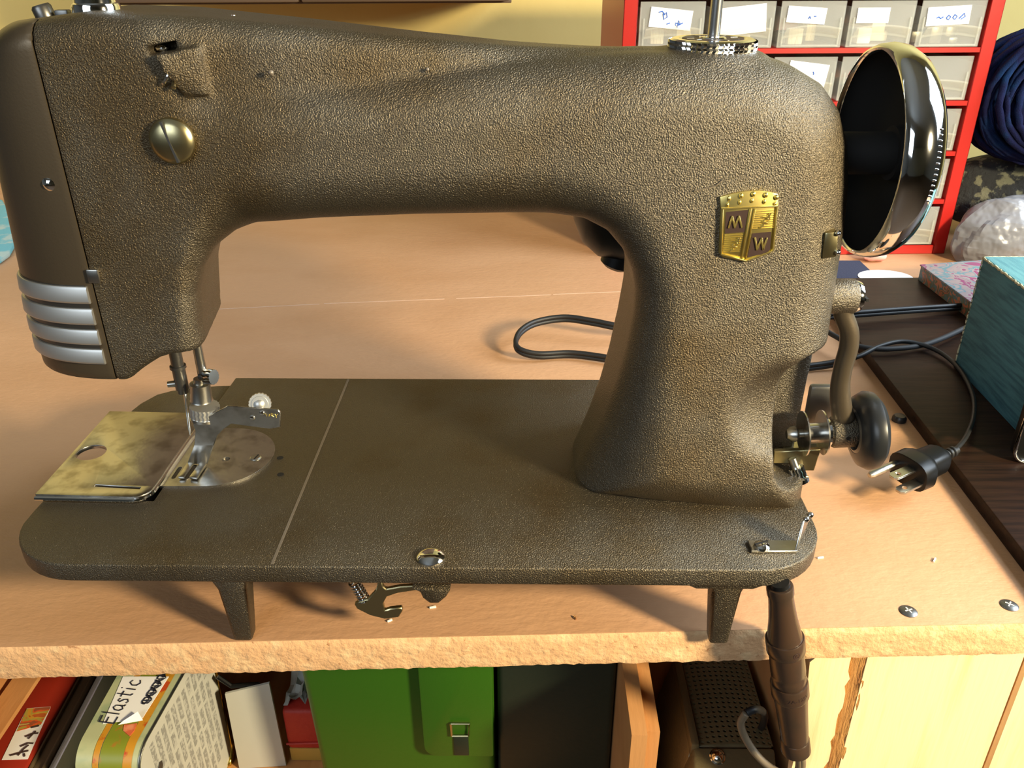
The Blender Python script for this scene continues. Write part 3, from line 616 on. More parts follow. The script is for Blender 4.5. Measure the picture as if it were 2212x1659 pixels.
for k in range(9):
    y0 = 560+k*34; letters(g, [((1135-k*6,y0),(1425,y0-14))], 0.10)
    y0 = 925+k*34; letters(g, [((630-k*4,y0),(925-k*6,y0-10))], 0.10)
g.make('hatched_quarter', M['brass'], badge)
for dx, dy in ((0, 0), (-500, 370)):      # small rampant figure in each hatched quarter
    g = G(); letters(g, [((1240+dx,650+dy),(1330+dx,660+dy)),((1330+dx,660+dy),(1385+dx,590+dy)),((1310+dx,660+dy),(1350+dx,700+dy)),((1250+dx,730+dy),(1330+dx,740+dy)),((1270+dx,690+dy),(1250+dx,730+dy)),((1210+dx,820+dy),(1270+dx,770+dy)),((1350+dx,600+dy),(1360+dx,690+dy))], 0.26)
    g.make('heraldic_figure', M['brass'], badge, bevel=0.1, seg=1)
g = G()
for cx_, cy_ in ((690,345),(890,310),(1090,290),(1290,310),(1465,350)):
    q = brel([Kx(cx_, cy_)])[0]; c_ = BO+BU*q[0]+vv*q[1]+BN*1.2; g.ball(c_, (0.85,0.8,1.15), 10, 6)
    q = brel([Kx(cx_-20, cy_+100)])[0]; c_ = BO+BU*q[0]+vv*q[1]+BN*1.1; g.ball(c_, (0.6,0.7,1.0), 10, 6)
g.make('crown_bead', M['brass'], badge)
# scratch above the crest
g = G(); q = [aty(x, y, BY(aty(x, y, 50).z)-0.1) for x, y in ((1500,412),(1520,408),(1545,402),(1562,388))]; g.tube(q, 0.35, 5); g.make('scratch', M['worn'], mach)
# handwheel
wc = Vector((0, YC, 158.2)); g = G()
g.lathe([(41.2,385.0),(41.5,383.6),(42.3,382.9),(43.2,383.2),(44.4,385.6),(45.0,389.5),(44.2,394),(41.4,398.5),(36.6,402),(29,405),(17,407),(0,408)], wc, (1,0,0), 72)
hw = g.make('handwheel', M['chrome'], mach, sharp=50); hw['label'] = 'chrome handwheel with dark hollow back'
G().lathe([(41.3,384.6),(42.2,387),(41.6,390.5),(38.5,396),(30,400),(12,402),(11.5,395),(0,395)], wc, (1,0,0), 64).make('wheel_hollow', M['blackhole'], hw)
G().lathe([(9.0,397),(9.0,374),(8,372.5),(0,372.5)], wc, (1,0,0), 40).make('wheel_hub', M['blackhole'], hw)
g = G()
for i in range(14):
    a = math.pi-0.42+0.05*i; c_ = wc+Vector((396.0, math.cos(a)*42.9, math.sin(a)*42.9)); g.ball(c_, (1.3,0.45,0.45), 6, 4)
g.make('rim_knurl', M['chrome'], hw)
# belt clip on the pillar's right side
q = [aty(x, y, 50.5) for x, y in ((1783,503),(1812,500),(1808,556),(1776,560))]
g = G(); g.prism([(a.x, a.z) for a in q], (0,50.5,0), (1,0,0), (0,0,1), (0,1,0), 9.0); bc = g.make('belt_clip', M['oldbrass'], mach, bevel=0.8, seg=2)
for (px, py) in ((1811, 504), (1810, 545)):
    p = aty(px, py, 50.4); G().ball(p, 1.2, 12, 8).make('clip_rivet', M['chrome'], bc)
q = [aty(x, y, 51.6) for x, y in ((1757,497),(1779,488),(1776,544),(1757,552))]
# motor behind the pillar
g = G(); g.lathe([(0,-44),(14,-43),(26,-39),(34,-31),(37.5,-20),(38,0),(38,40),(34,48),(0,48)], (306,176,119), (1,0.05,0.05), 40)
mo = g.make('motor', M['black'], mach); G().lathe([(0,0),(9,0),(9,12),(6,14),(0,14)], (291,166,91), (-0.3,0,-1), 20).make('motor_knob', M['black'], mo)
g = G(); g.box(290, 330, 130, 172, 100, 138); g.make('motor_bracket', M['steel_dark'], mo, bevel=3)
# bobbin winder
WY = 68.0; ax0 = aty(1700, 938, WY); ax1 = aty(1905, 928, WY); AX = (ax1-ax0).normalized(); L0 = (ax1-ax0).length
def onax(px): q = aty(px, 935, WY); return (q-ax0).dot(AX)
def wl_(prof, n=36): return G().lathe([(r, h) for r, h in prof], ax0, AX, n)
win = wl_([(0,onax(1697)),(2.2,onax(1699)),(3.6,onax(1707)),(4.0,onax(1718)),(2.0,onax(1725)),(2.0,onax(1840)),(0,onax(1842))]).make('bobbin_winder', M['steel'], mach)
f1, f2 = onax(1734), onax(1778); RB = 11.0
wl_([(2.2,f1),(RB,f1),(RB,f1+0.7),(4.9,f1+0.7),(4.9,f2-0.7),(RB,f2-0.7),(RB,f2),(2.2,f2)], 48).make('bobbin', M['chrome_worn'], win)
wl_([(2.2,f2+0.2),(6.4,f2+0.4),(6.8,f2+2.6),(5.2,f2+4.8),(2.2,f2+4.8)]).make('winder_collar', M['chrome'], win)
b0_, b1_ = onax(1795), onax(1846)
wl_([(0,b0_),(7.2,b0_),(7.8,b0_+0.8),(7.8,b1_-0.8),(7.2,b1_),(0,b1_)]).make('winder_boss', M['paint'], win)
p = aty(1833, 948, WY-8.0); G().lathe([(0,0.15),(1.0,0.15),(1.1,-0.8)], (p.x, WY-7.75, p.z), (0,-1,-0.05), 14).make('oil_hole', M['blackhole'], win)
t0 = onax(1868)
tire = wl_([(9.5,t0-4.5),(11,t0-5.5),(13.5,t0-5.2),(17.4,t0-3.4),(19.2,t0),(18.6,t0+3.6),(15.5,t0+6.2),(11,t0+6.8),(0,t0+6.8)], 56).make('winder_tire', M['rubber'], win)
wl_([(0,t0-7),(4.6,t0-7),(5,t0-3),(9.6,t0-3),(11.2,t0-5.2),(9.4,t0-6.0),(8.8,t0-5)], 40).make('tire_hub', M['steel_dark'], tire)
path = [aty(x, y, WY+1) for x, y in ((1822,905),(1816,870),(1815,830),(1822,790),(1833,750),(1834,715),(1822,680),(1815,650))]
g = G(); g.tube(smooth_path(path, 6), [5.4-1.1*min(1, i/14) for i in range(43)], 16, up=(0,1,0)); g.make('winder_arm', M['paint_smooth'], win, sharp=0)
pv = aty(1812, 640, WY+2); g = G(); g.lathe([(0,-14),(7.6,-14),(7.9,-12),(7.9,6.2),(7.3,7.0),(0,7.0)], pv, (1,0,0), 32); pvo = g.make('arm_pivot', M['paint'], win)
G().lathe([(0,10.6),(4,10.4),(6.6,9.2),(7.2,7.6),(7.2,6.5)], pv, (1,0,0), 32).make('pivot_screw', M['chrome'], win)
g = G(); g.fbox(pv+Vector((9.6,-7,0.2)), (0,1,0), (0,0,1), (1,0,0), 14, 1.3, 1.2); g.make('screw_slot', M['blackhole'], win)
q = [aty(x, y, WY-3) for x, y in ((1672,972),(1772,968),(1766,985),(1757,1014),(1735,1014),(1725,998),(1668,998))]
g = G(); g.prism([(a.x, a.z) for a in q], (0,WY-4.5,0), (1,0,0), (0,0,1), (0,1,0), 3.0); g.make('winder_guard', M['oldbrass'], win, bevel=0.4, seg=1)
q = [atz(x, y, 13) for x, y in ((1690,972),(1770,968),(1765,945),(1700,945))]
g = G(); g.prism([(a.x, a.y) for a in q], (0,0,12), h=1.2); g.make('guard_shelf', M['oldbrass'], win)
tp = aty(1716, 1002, WY-7); td = Vector((0.42,-0.30,-1)).normalized()
g = G(); g.lathe([(0,-3),(1.9,-3),(2.2,2.5),(0,2.5)], tp, td, 16); ts = g.make('guard_screw', M['steel'], win)
knurl(tp, td, 3.6, 1.8, 7.2, 36, 4, 0.25).make('guard_screw_knurl', M['chrome'], ts, sharp=15)
G().lathe([(3.4,7.1),(4.4,8.0),(4.2,10),(2.6,11.4),(0,11.8)], tp, td, 28).make('guard_screw_cap', M['chrome'], ts)
q_ = aty(1782, 865, 98); g = G(); g.box(q_.x-9, q_.x+7, 96, 101, q_.z-14, q_.z+9); g.make('winder_stop', M['steel_dark'], win, bevel=2.0, seg=2)
# thread guide bracket on the bed
q = [atz(x, y, 0.6) for x, y in ((1614,1169),(1640,1169),(1712,1169),(1729,1172),(1722,1193),(1622,1193),(1622,1186),(1618,1180))]
g = G(); g.prism([(a.x, a.y) for a in q], (0,0,0.05), h=1.3); br = g.make('thread_bracket', M['steel'], mach, bevel=0.3, seg=1)
a, b = atz(1722,1190,1.2), atz(1731,1165,1.2); c, d = aty(1747,1122,b.y+1), aty(1726,1128,a.y+2)
a2, b2 = a, b; up1 = Vector((2.2,1,14)); g = G(); t_ = Vector((-1.1,0.3,0)); q4 = [a, b, b+Vector((3.4,2.4,12.5)), a+Vector((2.6,5.0,12.5))]
g.hexa([x+t_ for x in q4]+q4); g.make('bracket_arm', M['steel'], br, bevel=0.3, seg=1)
for k in (0.25, 0.8):
    p = q4[3]*(1-k)+q4[2]*k; G().ball(p, 1.5, 14, 8).make('bracket_tip', M['chrome'], br)
p = atz(1645, 1181, 1.4); G().lathe([(0,2.1),(2.0,1.9),(3.3,1.1),(3.6,0)], p, (0,0,1), 24).make('bracket_screw', M['chrome'], br)
g = G(); g.fbox(p+Vector((-3.2,-1.4,1.45)), (0.92,0.4,0), (-0.4,0.92,0), (0,0,1), 6.8, 0.8, 0.8); g.make('screw_slot', M['blackhole'], br)
# knee lever hook under the front edge
HY = 9.0
q = [aty(x, y, HY) for x, y in ((818,1252),(812,1274),(795,1292),(778,1296),(766,1302),(772,1312),(800,1326),(832,1334),(862,1330),(871,1316),(868,1309),(843,1312),(832,1316),(828,1300),(836,1286),(860,1278),(900,1272),(902,1262),(865,1264),(835,1270),(828,1264),(826,1252))]
g = G(); g.prism([(a.x, a.z) for a in q], (0,HY-1.2,0), (1,0,0), (0,0,1), (0,1,0), 2.4); kh = g.make('lever_hook', M['oldbrass'], mach, bevel=0.4, seg=1)
s0, s1 = aty(764,1256,HY+1), aty(788,1296,HY+1); g = G(); d = (s1-s0); a = d.orthogonal().normalized(); b = d.normalized().cross(a)
g.tube([s0+d*(i/90)+(a*math.cos(i*0.5)+b*math.sin(i*0.5))*2.3 for i in range(91)], 0.55, 6); g.make('spring', M['chrome'], kh)
q = [aty(x, y, HY+1) for x, y in ((890,1256),(910,1264),(915,1276),(930,1288),(950,1288),(966,1274),(976,1258))]
g = G(); g.prism([(a.x, a.z) for a in q], (0,HY-4,0), (1,0,0), (0,0,1), (0,1,0), 10); g.make('hook_boss', M['paint'], mach, bevel=1.2, seg=2)

# ------------------------------------------------------------------ hanging connector and its cord
cn = thing('connector_plug', 'brown bakelite cord connector hanging from the machine over the bench edge', 'plug', (350, 2, -11))
K0, K1 = aty(1684, 1262, 2), aty(1719, 1618, 2); KD = (K1-K0); KL = KD.length; KD.normalize()
def onk(py): q = aty(1684+(py-1262)*35/356, py, 2); return (q-K0).dot(KD)
def kl(prof, n=36): return G().lathe([(r, onk(h)) for r, h in prof], K0, KD, n)
kl([(0,1263),(5.5,1264),(5.9,1267),(5.9,1281),(5.5,1282.5),(5.6,1300),(6.3,1335),(7.7,1372),(8.1,1378),(0,1378)]).make('upper_shell', M['bakelite'], cn)
r1 = kl([(0,1375),(8.4,1375),(8.75,1377),(8.75,1402),(8.3,1404),(0,1404)]).make('collar', M['bakelite'], cn)
kl([(0,1402),(7.9,1402),(8.0,1448),(7.6,1452),(7.9,1455),(7.9,1470),(7.6,1472),(0,1472)]).make('middle_shell', M['bakelite'], cn)
r2 = kl([(0,1470),(8.3,1470),(8.75,1473),(8.75,1497),(8.3,1500),(0,1500)]).make('collar', M['bakelite'], cn)
kl([(0,1499),(8.0,1499),(7.4,1530),(6.9,1570),(6.5,1594),(7.0,1596),(7.2,1618),(6.0,1620),(0,1620)]).make('lower_shell', M['bakelite'], cn)
kl([(0,1256),(4.2,1256),(4.6,1263),(0,1263)]).make('socket_core', M['black'], cn)
ka = Vector((1,0,0)); ka = (ka-KD*ka.dot(KD)).normalized(); kb = KD.cross(ka)
if kb.y > 0: kb = -kb
def text_wrap(txt, size, zc, rad, th0, name, m, parent, off=0.12):
    cu = D.curves.new(name, 'FONT'); cu.body = txt; cu.size = size; cu.extrude = 0; tmp = D.objects.new(name, cu); COL.objects.link(tmp)
    dg = bpy.context.evaluated_depsgraph_get(); me = D.meshes.new_from_object(tmp.evaluated_get(dg)); D.objects.remove(tmp); D.curves.remove(cu)
    g = G(); P = [v.co.copy() for v in me.vertices]; vs = []
    for p in P:
        th = th0+p.x/rad; rr = rad+off; vs.append(K0+KD*(zc-p.y)+ka*(math.sin(th)*rr)+kb*(math.cos(th)*rr))
    g.add(vs, [tuple(f.vertices) for f in me.polygons]); D.meshes.remove(me); return g.make(name, m, parent, sharp=0)
text_wrap('7A-125V', 3.0, onk(1485)+1.0, 8.75, -0.35, 'rating_text', M['enamel'], r2)
text_wrap('O', 4.6, onk(1390)+1.7, 8.75, 0.12, 'approval_ring', M['enamel'], r1); text_wrap('R', 2.4, onk(1390)+0.9, 8.75, 0.24, 'approval_letter', M['enamel'], r1)
kc_ = [aty(x, y, Y_) for x, y, Y_ in ((1719,1612,2),(1727,1640,2.2),(1722,1668,2.5),(1695,1674,4),(1660,1655,9),(1630,1625,14),(1608,1590,18),(1600,1562,19),(1612,1540,19),(1634,1532,22),(1650,1540,34),(1650,1560,56),(1640,1580,84))]
g = G(); g.tube(smooth_path(kc_[:9], 6), 2.0, 12, up=(0.2,1,0.1)); g.tube([p+Vector((1.4,-0.7,0)) for p in smooth_path(kc_[:5], 6)], 1.6, 10)
cco = g.make('cord', M['cordbrown'], cn, sharp=0)
g = G(); g.tube(smooth_path(kc_[8:], 6), 2.0, 12, up=(0.2,1,0.1)); g.make('cord', M['cord'], cn, sharp=0)

# ------------------------------------------------------------------ foot pedal under the bench
PZ = -182.0
pd = thing('foot_pedal', 'bronze perforated foot pedal with chrome screw on the shelf beside the divider', 'foot pedal', (360, 80, -262))
def pxz(px, py, z=PZ): q = atz(px, py, z); return q
tl, tr_, bl, brr = pxz(1466,1452), pxz(1622,1452), pxz(1512,1612), pxz(1668,1600)
x0, x1 = 336.5, 386; ys_ = 52.0
g = G()      # sloping cast housing, open frame around the grille
g.hexa([(322,30,-261.8),(388,30,-261.8),(388,138,-261.8),(322,138,-261.8),(336,60,PZ-1),(385,60,PZ-1),(385,128,PZ-1),(336,128,PZ-1)])
g.hexa([(318,8,-261.8),(375,8,-261.8),(385.5,60,-261.8),(318,60,-261.8),(334,30,PZ-8),(382,30,PZ-8),(385.5,58,PZ+0.3),(337,58,PZ+0.3)])
g.box(335.6, 341.2, 57, 128, PZ-10, PZ+3.2)
hs = g.make('housing', M['pedal'], pd, bevel=2.0, seg=2)
# perforated grille: arched sheet with real holes
g = G(); vs = []; fs = []; nxh, nyh = 12, 19; cw, ch = 3.62, 3.62; gx0, gy0 = 341.6, 59.5
def gp(x, y): return Vector((x, y, PZ+1.6-((x-363)/22.0)**2*2.4))
for i in range(nxh):
    for j in range(nyh):
        cx_, cy_ = gx0+(i+.5)*cw, gy0+(j+.5)*ch; n0 = len(vs)
        for k in range(8):
            th = math.pi/8+k*math.pi/4; c, s_ = math.cos(th), math.sin(th); m_ = max(abs(c), abs(s_)); vs.append(gp(cx_+c/m_*cw/2, cy_+s_/m_*ch/2))
        for k in range(8):
            th = math.pi/8+k*math.pi/4; vs.append(gp(cx_+1.05*math.cos(th), cy_+1.05*math.sin(th)))
        for k in range(8):
            th = math.pi/8+k*math.pi/4; vs.append(gp(cx_+1.05*math.cos(th), cy_+1.05*math.sin(th))+Vector((0,0,-0.9)))
        for k in range(8):
            a, b = k, (k+1) % 8; fs.append((n0+a, n0+b, n0+8+b, n0+8+a)); fs.append((n0+8+a, n0+8+b, n0+16+b, n0+16+a))
        c4 = [vs[n0+k] for k in range(8)]
        for a, b in ((0,1),(2,3),(4,5),(6,7)):
            cc = gp(cx_+(cw/2 if a in (0,6) else -cw/2), cy_+(ch/2 if a in (0,2) else -ch/2)); vs.append(cc); fs.append((n0+a, len(vs)-1, n0+b))
gr = g.add(vs, fs).make('perforated_grille', M['pedal'], pd, weld=True, sharp=50)
g = G(); g.box(341.4, 385, 58.2, 128, PZ-4, PZ-2.6); g.make('grille_backing', M['blackhole'], gr)
p = pxz(1549, 1636, PZ-2); G().lathe([(0,4.4),(2.2,4.0),(3.6,2.6),(4.0,1.4),(4.6,1.1),(4.8,0),(4.8,-3)], p, (0,-0.35,1), 28).make('screw', M['chrome'], pd)
g = G(); q = [aty(1560,1470,128), aty(1580,1452,132), aty(1584,1440,136)]; g.tube([Vector((371,128,-178)), Vector((377,140,-150)), Vector((381,146,-110))], 2.0, 10); g.make('cord', M['cord'], pd, sharp=0)

# ------------------------------------------------------------------ things in the left bay under the bench
SH = -262.0
rb = thing('lacquered_box', 'red lacquered flat box with a picture label at the left under the bench', 'box', (-62, 70, SH))
g = G(); g.hexa([(-77,14,SH+.2),(-45.5,14,SH+.2),(-52.5,150,SH+.2),(-77,150,SH+.2),(-77,14,-175),(-45.5,14,-175),(-52.5,150,-175),(-77,150,-175)]); g.make('box_body', M['redbox'], rb, bevel=1.2)
q = [atz(x, y, -174.9) for x, y in ((58,1531),(110,1527),(60,1640),(4,1642))]
g = G(); g.prism([(a.x, a.y) for a in q], (0,0,-174.9), h=0.3); lb = g.make('label', M['paper'], rb)
q = [atz(x, y, -174.55) for x, y in ((58,1531),(110,1527),(88,1566),(36,1580))]
g = G(); g.prism([(a.x, a.y) for a in q], (0,0,-174.55), h=0.12); g.make('label_picture', M['labelprint'], lb)
g = G(); q0 = atz(22,1632,-174.5); strokes(g, [[(0,0),(9,3.4)],[(4.5,0),(5.6,4.2),(7.2,7.2)],[(3,6.2),(6.4,8.6),(9.5,8.4)],[(7.5,1.2),(8.6,-.6)],[(2.6,13),(6,15.2),(9,15.6)],[(5,11.5),(6.8,17)],[(3,19.5),(7,21)]], q0, (1,0,0), (-0.05,1,0), (0,0,1), 0.55, 5); g.make('label_writing', M['enamel'], lb)
al = thing('album', 'brown album standing between the red box and the paper pages', 'book', (-47, 80, SH))
g = G(); g.hexa([(-45.2,16,SH+.2),(-43.6,16,SH+.2),(-50.4,150,SH+.2),(-52.0,150,SH+.2),(-45.2,16,-177),(-43.6,16,-177),(-50.4,150,-177),(-52.0,150,-177)]); g.hexa([(-37.6,16,SH+.2),(-36,16,SH+.2),(-42.6,150,SH+.2),(-44.2,150,SH+.2),(-37.6,16,-177),(-36,16,-177),(-42.6,150,-177),(-44.2,150,-177)]); g.make('cover', M['brownbook'], al, bevel=0.6); g = G(); g.hexa([(-43.4,17,SH+.4),(-37.8,17,SH+.4),(-44.2,149,SH+.4),(-50.2,149,SH+.4),(-43.4,17,-179),(-37.8,17,-179),(-44.2,149,-179),(-50.2,149,-179)]); g.make('pages', M['brownbook'], al)
mg = thing('magazine', 'cream paged magazine standing on edge beside the brown album', 'magazine', (-39, 80, SH))
g = G(); g.hexa([(-35.0,16,SH+.2),(-31.0,16,SH+.2),(-37.4,150,SH+.2),(-41.6,150,SH+.2),(-35.0,16,-180),(-31.0,16,-180),(-37.4,150,-180),(-41.6,150,-180)]); g.make('pages', M['cream'], mg); g = G(); g.hexa([(-30.9,15,SH+.2),(-30.0,15,SH+.2),(-36.4,151,SH+.2),(-37.3,151,SH+.2),(-30.9,15,-178),(-30.0,15,-178),(-36.4,151,-178),(-37.3,151,-178)]); g.make('cover', M['paper'], mg)
ct = thing('carton', 'dark brown carton between the magazine and the printed tin', 'box', (-22, 80, SH))
g = G(); g.box(-28.8, -12.5, 22, 150, SH+0.2, -206); g.make('carton_body', M['carton'], ct, bevel=1.0); g = G(); g.box(-28.6, -27.2, 22, 150, -206, -196); g.make('carton_flap', M['carton'], ct, bevel=0.4)
# printed tin standing on its edge: narrow printed side up, text panel facing right
tn = thing('biscuit_tin', 'printed tin on edge with a white paper marked Elastic and gold rim', 'tin', (12, 70, SH))
TZ1 = -150.0; xl_, xr_ = -7.4, 31.0; sk = 0.075    # the tin leans slightly along its length
def tp_(x, y, z): return Vector((x+sk*(y-66)*(x-xl_)/(xr_-xl_), y, z))
y0_, y1_, zb = 20.0, 113.0, SH+0.3; rc = 14.0
side = arc(y1_-rc, TZ1-rc, rc, 0, 90, 6)+arc(y0_+rc, TZ1-rc, rc, 90, 180, 6)+arc(y0_+rc, zb+rc, rc, 180, 270, 6)+arc(y1_-rc, zb+rc, rc, 270, 360, 6)
def tband(xa, xb, grow, name, m, parent, cap=True):
    g = G(); n = len(side); vs = []
    cy_, cz_ = (y0_+y1_)/2, (TZ1+zb)/2
    for x in (xa, xb):
        for (y, z) in side: vs.append(tp_(x, y+(grow if y > cy_ else -grow), z+(grow if z > cz_ else -grow)))
    fs = [(i, (i+1) % n, n+(i+1) % n, n+i) for i in range(n)]
    if cap: fs += [tuple(reversed(range(n))), tuple(range(n, 2*n))]
    return g.add(vs, fs).make(name, m, parent, sharp=30)
tb = tband(xl_+0.2, xr_-0.2, 0, 'tin_body', M['tinside'], tn)
tband(xl_, xl_+9.5, 0.6, 'lid', M['tinside'], tn)
tband(12.5-10, 12.5-6.5, 0.25, 'orange_band', M['tinorange'], tb, False); tband(6.4, 20.5, 0.22, 'olive_band', M['tingreen'], tb, False); tband(20.6, 26.0, 0.26, 'orange_band', M['tinorange'], tb, False)
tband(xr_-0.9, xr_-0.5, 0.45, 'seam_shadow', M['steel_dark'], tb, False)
bk = tband(xr_-0.2, xr_, -1.0, 'text_panel', M['tinback'], tn)
path = [tp_(xr_, y, z) for (y, z) in side]; g = G(); g.tube(path[:13][::1]+[], 0.01, 4) if False else None
g = G(); sub = [tp_(xr_+0.1, y+0.3, z) for (y, z) in (side[-6:]+side[:4])]; g.tube(sub, 2.0, 8); g.make('gold_rim', M['gold'], tn, sharp=0)
g = G(); sub = [tp_(xr_, y, z+0.2) for (y, z) in side[4:15]]; g.tube(sub, 0.5, 6); g.make('dark_rim', M['steel_dark'], tn, sharp=0)
rt = random.Random(11); g = G()
for k in range(11):       # columns of grey print on the panel, running down the panel
    yy = 33+k*6.6; z_ = TZ1-5-rt.uniform(0, 3)
    while z_ > -232:
        L_ = rt.uniform(10, 34); g.hexa([tp_(xr_+0.05, yy, z_-L_), tp_(xr_+0.05, yy+4.2, z_-L_), tp_(xr_+0.12, yy+4.2, z_-L_), tp_(xr_+0.12, yy, z_-L_), tp_(xr_+0.05, yy, z_), tp_(xr_+0.05, yy+4.2, z_), tp_(xr_+0.12, yy+4.2, z_), tp_(xr_+0.12, yy, z_)]); z_ -= L_+rt.uniform(2, 5)
g.make('grey_print', M['textgrey'], bk)
g = G(); leaf = [(0,0),(3.5,5),(5,12),(3.5,20),(0,25),(-3.2,19),(-4.4,11),(-3,4)]
g.prism([(38+a, -205+b) for a, b in leaf], (xr_+0.02-1.9,0,0), (0,1,0), (0,0,1), (1,0,0), 0.3); g.prism([(37+a, -181+b) for a, b in [(0,0),(2.4,2),(2.4,5.5),(0,7),(-2.2,5),(-2.2,2)]], (xr_+0.02-1.9,0,0), (0,1,0), (0,0,1), (1,0,0), 0.3); g.make('printed_leaf', M['steel_dark'], bk)
zt = TZ1+0.75
lp = [atz(x, y, zt) for x, y in ((266,1462),(365,1462),(308,1552),(268,1558),(222,1564))]
g = G(); g.prism([(a.x, a.y) for a in lp], (0,0,zt), h=0.3); pl_ = g.make('paper_label', M['paper'], tn)
cu = [atz(x, y, zt+0.5) for x, y in ((255,1566),(309,1556),(300,1545))]; g = G(); g.add([cu[0], cu[1], cu[2]+Vector((0,0,3)), cu[0]+Vector((3,2,1.6))], [(0,1,2,3)]); g.make('lifted_corner', M['paper'], tn)
o0_ = atz(246,1563,zt+0.3); o1_ = atz(310,1466,zt+0.3); eu = (o1_-o0_).normalized(); ev = Vector((-eu.y, eu.x, 0)); sc = (o1_-o0_).length/26.0
word = [[(0,0),(0.2,5.6)],[(0.2,5.6),(3.6,6.0)],[(0.1,3.0),(3.0,3.3)],[(0,0),(3.5,0.1)],            # E
        [(5.4,6.6),(5.1,0.2)],                                                                        # l
        [(9.6,3.4),(8.4,4.0),(7.2,3.0),(7.0,1.2),(8.0,0.2),(9.4,1.0),(9.7,3.4),(9.8,0.2),(10.4,0.1)],   # a
        [(13.6,3.6),(12.4,4.0),(11.7,3.1),(13.2,1.9),(13.4,0.7),(12.2,0.0),(11.3,0.5)],               # s
        [(16.2,6.0),(15.9,0.6),(16.8,0.1)],[(14.6,4.0),(17.8,4.1)],                                     # t
        [(19.4,3.8),(19.3,0.2)],[(19.5,5.5),(19.6,5.7)],                                              # i
        [(24.4,3.4),(23.0,4.0),(21.6,2.6),(21.8,0.8),(23.2,0.0),(24.8,0.7)]]                          # c
word = [[(x, y*1.25) for x, y in l] for l in word]
g = strokes(G(), [[(x*sc, y*sc) for x, y in l] for l in word], o0_, eu, ev, (0,0,1), 0.42, 5); g.make('elastic_writing', M['inkblack'], tn)
g = G(); o2_ = atz(307,1521,zt+0.3); sp_ = [(i*0.55+1.2*math.sin(i*1.9), -1.5+2.6*math.sin(i*1.25)) for i in range(44)]
strokes(g, [sp_, [(x, y*0.7+0.4) for x, y in sp_[::-1]]], o2_, eu, ev, (0,0,1), 0.42, 5); g.make('scribble', M['inkblack'], tn)
rs = [atz(x, y, zt-0.15) for x, y in ((268,1566),(296,1562),(290,1578),(280,1590),(266,1578))]; g = G(); g.prism([(a.x, a.y) for a in rs], (0,0,zt-0.6), h=0.5); g.make('printed_rose', M['tinred'], tn)
# paper, pouch, cases
q = [aty(488,1494,103), aty(580,1479,103)]
g = G(); g.hexa([(42,101,SH+.3),(73.5,104,SH+.3),(73.5,105.6,SH+.3),(42,102.6,SH+.3),(q[0].x,101,q[0].z),(q[1].x,104,q[1].z),(q[1].x,105.6,q[1].z),(q[0].x,102.6,q[0].z)])
wp_ = thing('paper_folder', 'plain white paper folder standing behind the printed tin', 'folder', (58, 103, SH)); g.make('sheet', M['foldercard'], wp_)
g = G(); g.tube([aty(470,1462,106), aty(500,1482,106), aty(560,1478,106)], 1.6, 8); tag(g.make('black_strap', M['black']), 'black strap end poking out above the white paper folder', 'strap')
oc = thing('ochre_packet', 'ochre card packet under the red nylon pouch', 'packet', (84, 120, SH)); g = G(); g.box(76, 101, 108, 150, SH+.2, -249.5); g.make('packet_body', M['ochre'], oc, bevel=1)
rp = thing('nylon_pouch', 'red nylon zip pouch wedged between the folder and the green case', 'pouch', (86, 125, -249)); g = G(); g.box(75.6, 100.8, 107, 150, -249.2, -212); g.make('pouch_body', M['redbag'], rp, bevel=3, seg=3)
g = G(); g.tube([(75.5,106.6,-243),(100.5,106.6,-241.5)], 0.9, 6); g.make('zip_seam', M['redbag'], rp)
gp_ = thing('crumpled_tissue', 'grey crumpled paper on top of the red nylon pouch', 'paper', (88, 128, -212)); g = G(); rr_ = random.Random(4); vs = []; fs = []
for i in range(9):
    for j in range(9): vs.append((76.5+i*3.0, 110+j*4.6, -205.5+rr_.uniform(-5.8, 5.5)+((i-4)**2+(j-4)**2)*-0.05))
for i in range(8):
    for j in range(8): a = i*9+j; fs.append((a, a+1, a+10, a+9))
g.add(vs, fs).make('tissue_sheet', M['papergrey'], gp_)
gc = thing('green_case', 'bright green vinyl case with a buckled strap flap under the bench', 'case', (160, 150, SH))
ga = aty(640,1460,72); g = G(); g.hexa([(110.5,72,SH+.2),(219,72,SH+.2),(219,280,SH+.2),(110.5,280,SH+.2),(103.0,72,-84),(219,72,-84),(219,280,-84),(103.0,280,-84)]); g.make('case_body', M['greencase'], gc, bevel=5, seg=3)
fl = [(175.6,-86),(175.9,-195)]+arc(184,-196,8,180,270,5)+[(218.6,-204),(218.6,-86)]
g = G(); g.prism(fl, (0,66.8,0), (1,0,0), (0,0,1), (0,1,0), 5.0); fp = g.make('strap_flap', M['greencase'], gc, bevel=1.2, seg=2)
bq = [aty(x, y, 66) for x, y in ((974,1562),(1014,1562),(1012,1588),(976,1588))]; g = G(); zz = [p for p in bq]
g.tube([(zz[0].x,65.6,zz[0].z),(zz[1].x,65.6,zz[1].z),(zz[2].x,65.6,zz[2].z),(zz[3].x,65.6,zz[3].z),(zz[0].x,65.6,zz[0].z)], 0.8, 6); g.make('buckle', M['oldbrass'], fp)
g = G(); g.box(zz[0].x+1, zz[1].x-1, 65.9, 67, zz[3].z-18, zz[3].z-1); g.make('buckle_tab', M['darkcase'], fp, bevel=0.5)
bc_ = thing('black_case', 'black vinyl case beside the green case under the bench', 'case', (255, 170, SH)); g = G(); g.box(221, 291.5, 74, 290, SH+.2, -84); g.make('case_body', M['darkcase'], bc_, bevel=4, seg=3); g = G(); g.box(224, 289, 71.5, 76, -108, -100); g.make('lid_rim', M['darkcase'], bc_, bevel=1)

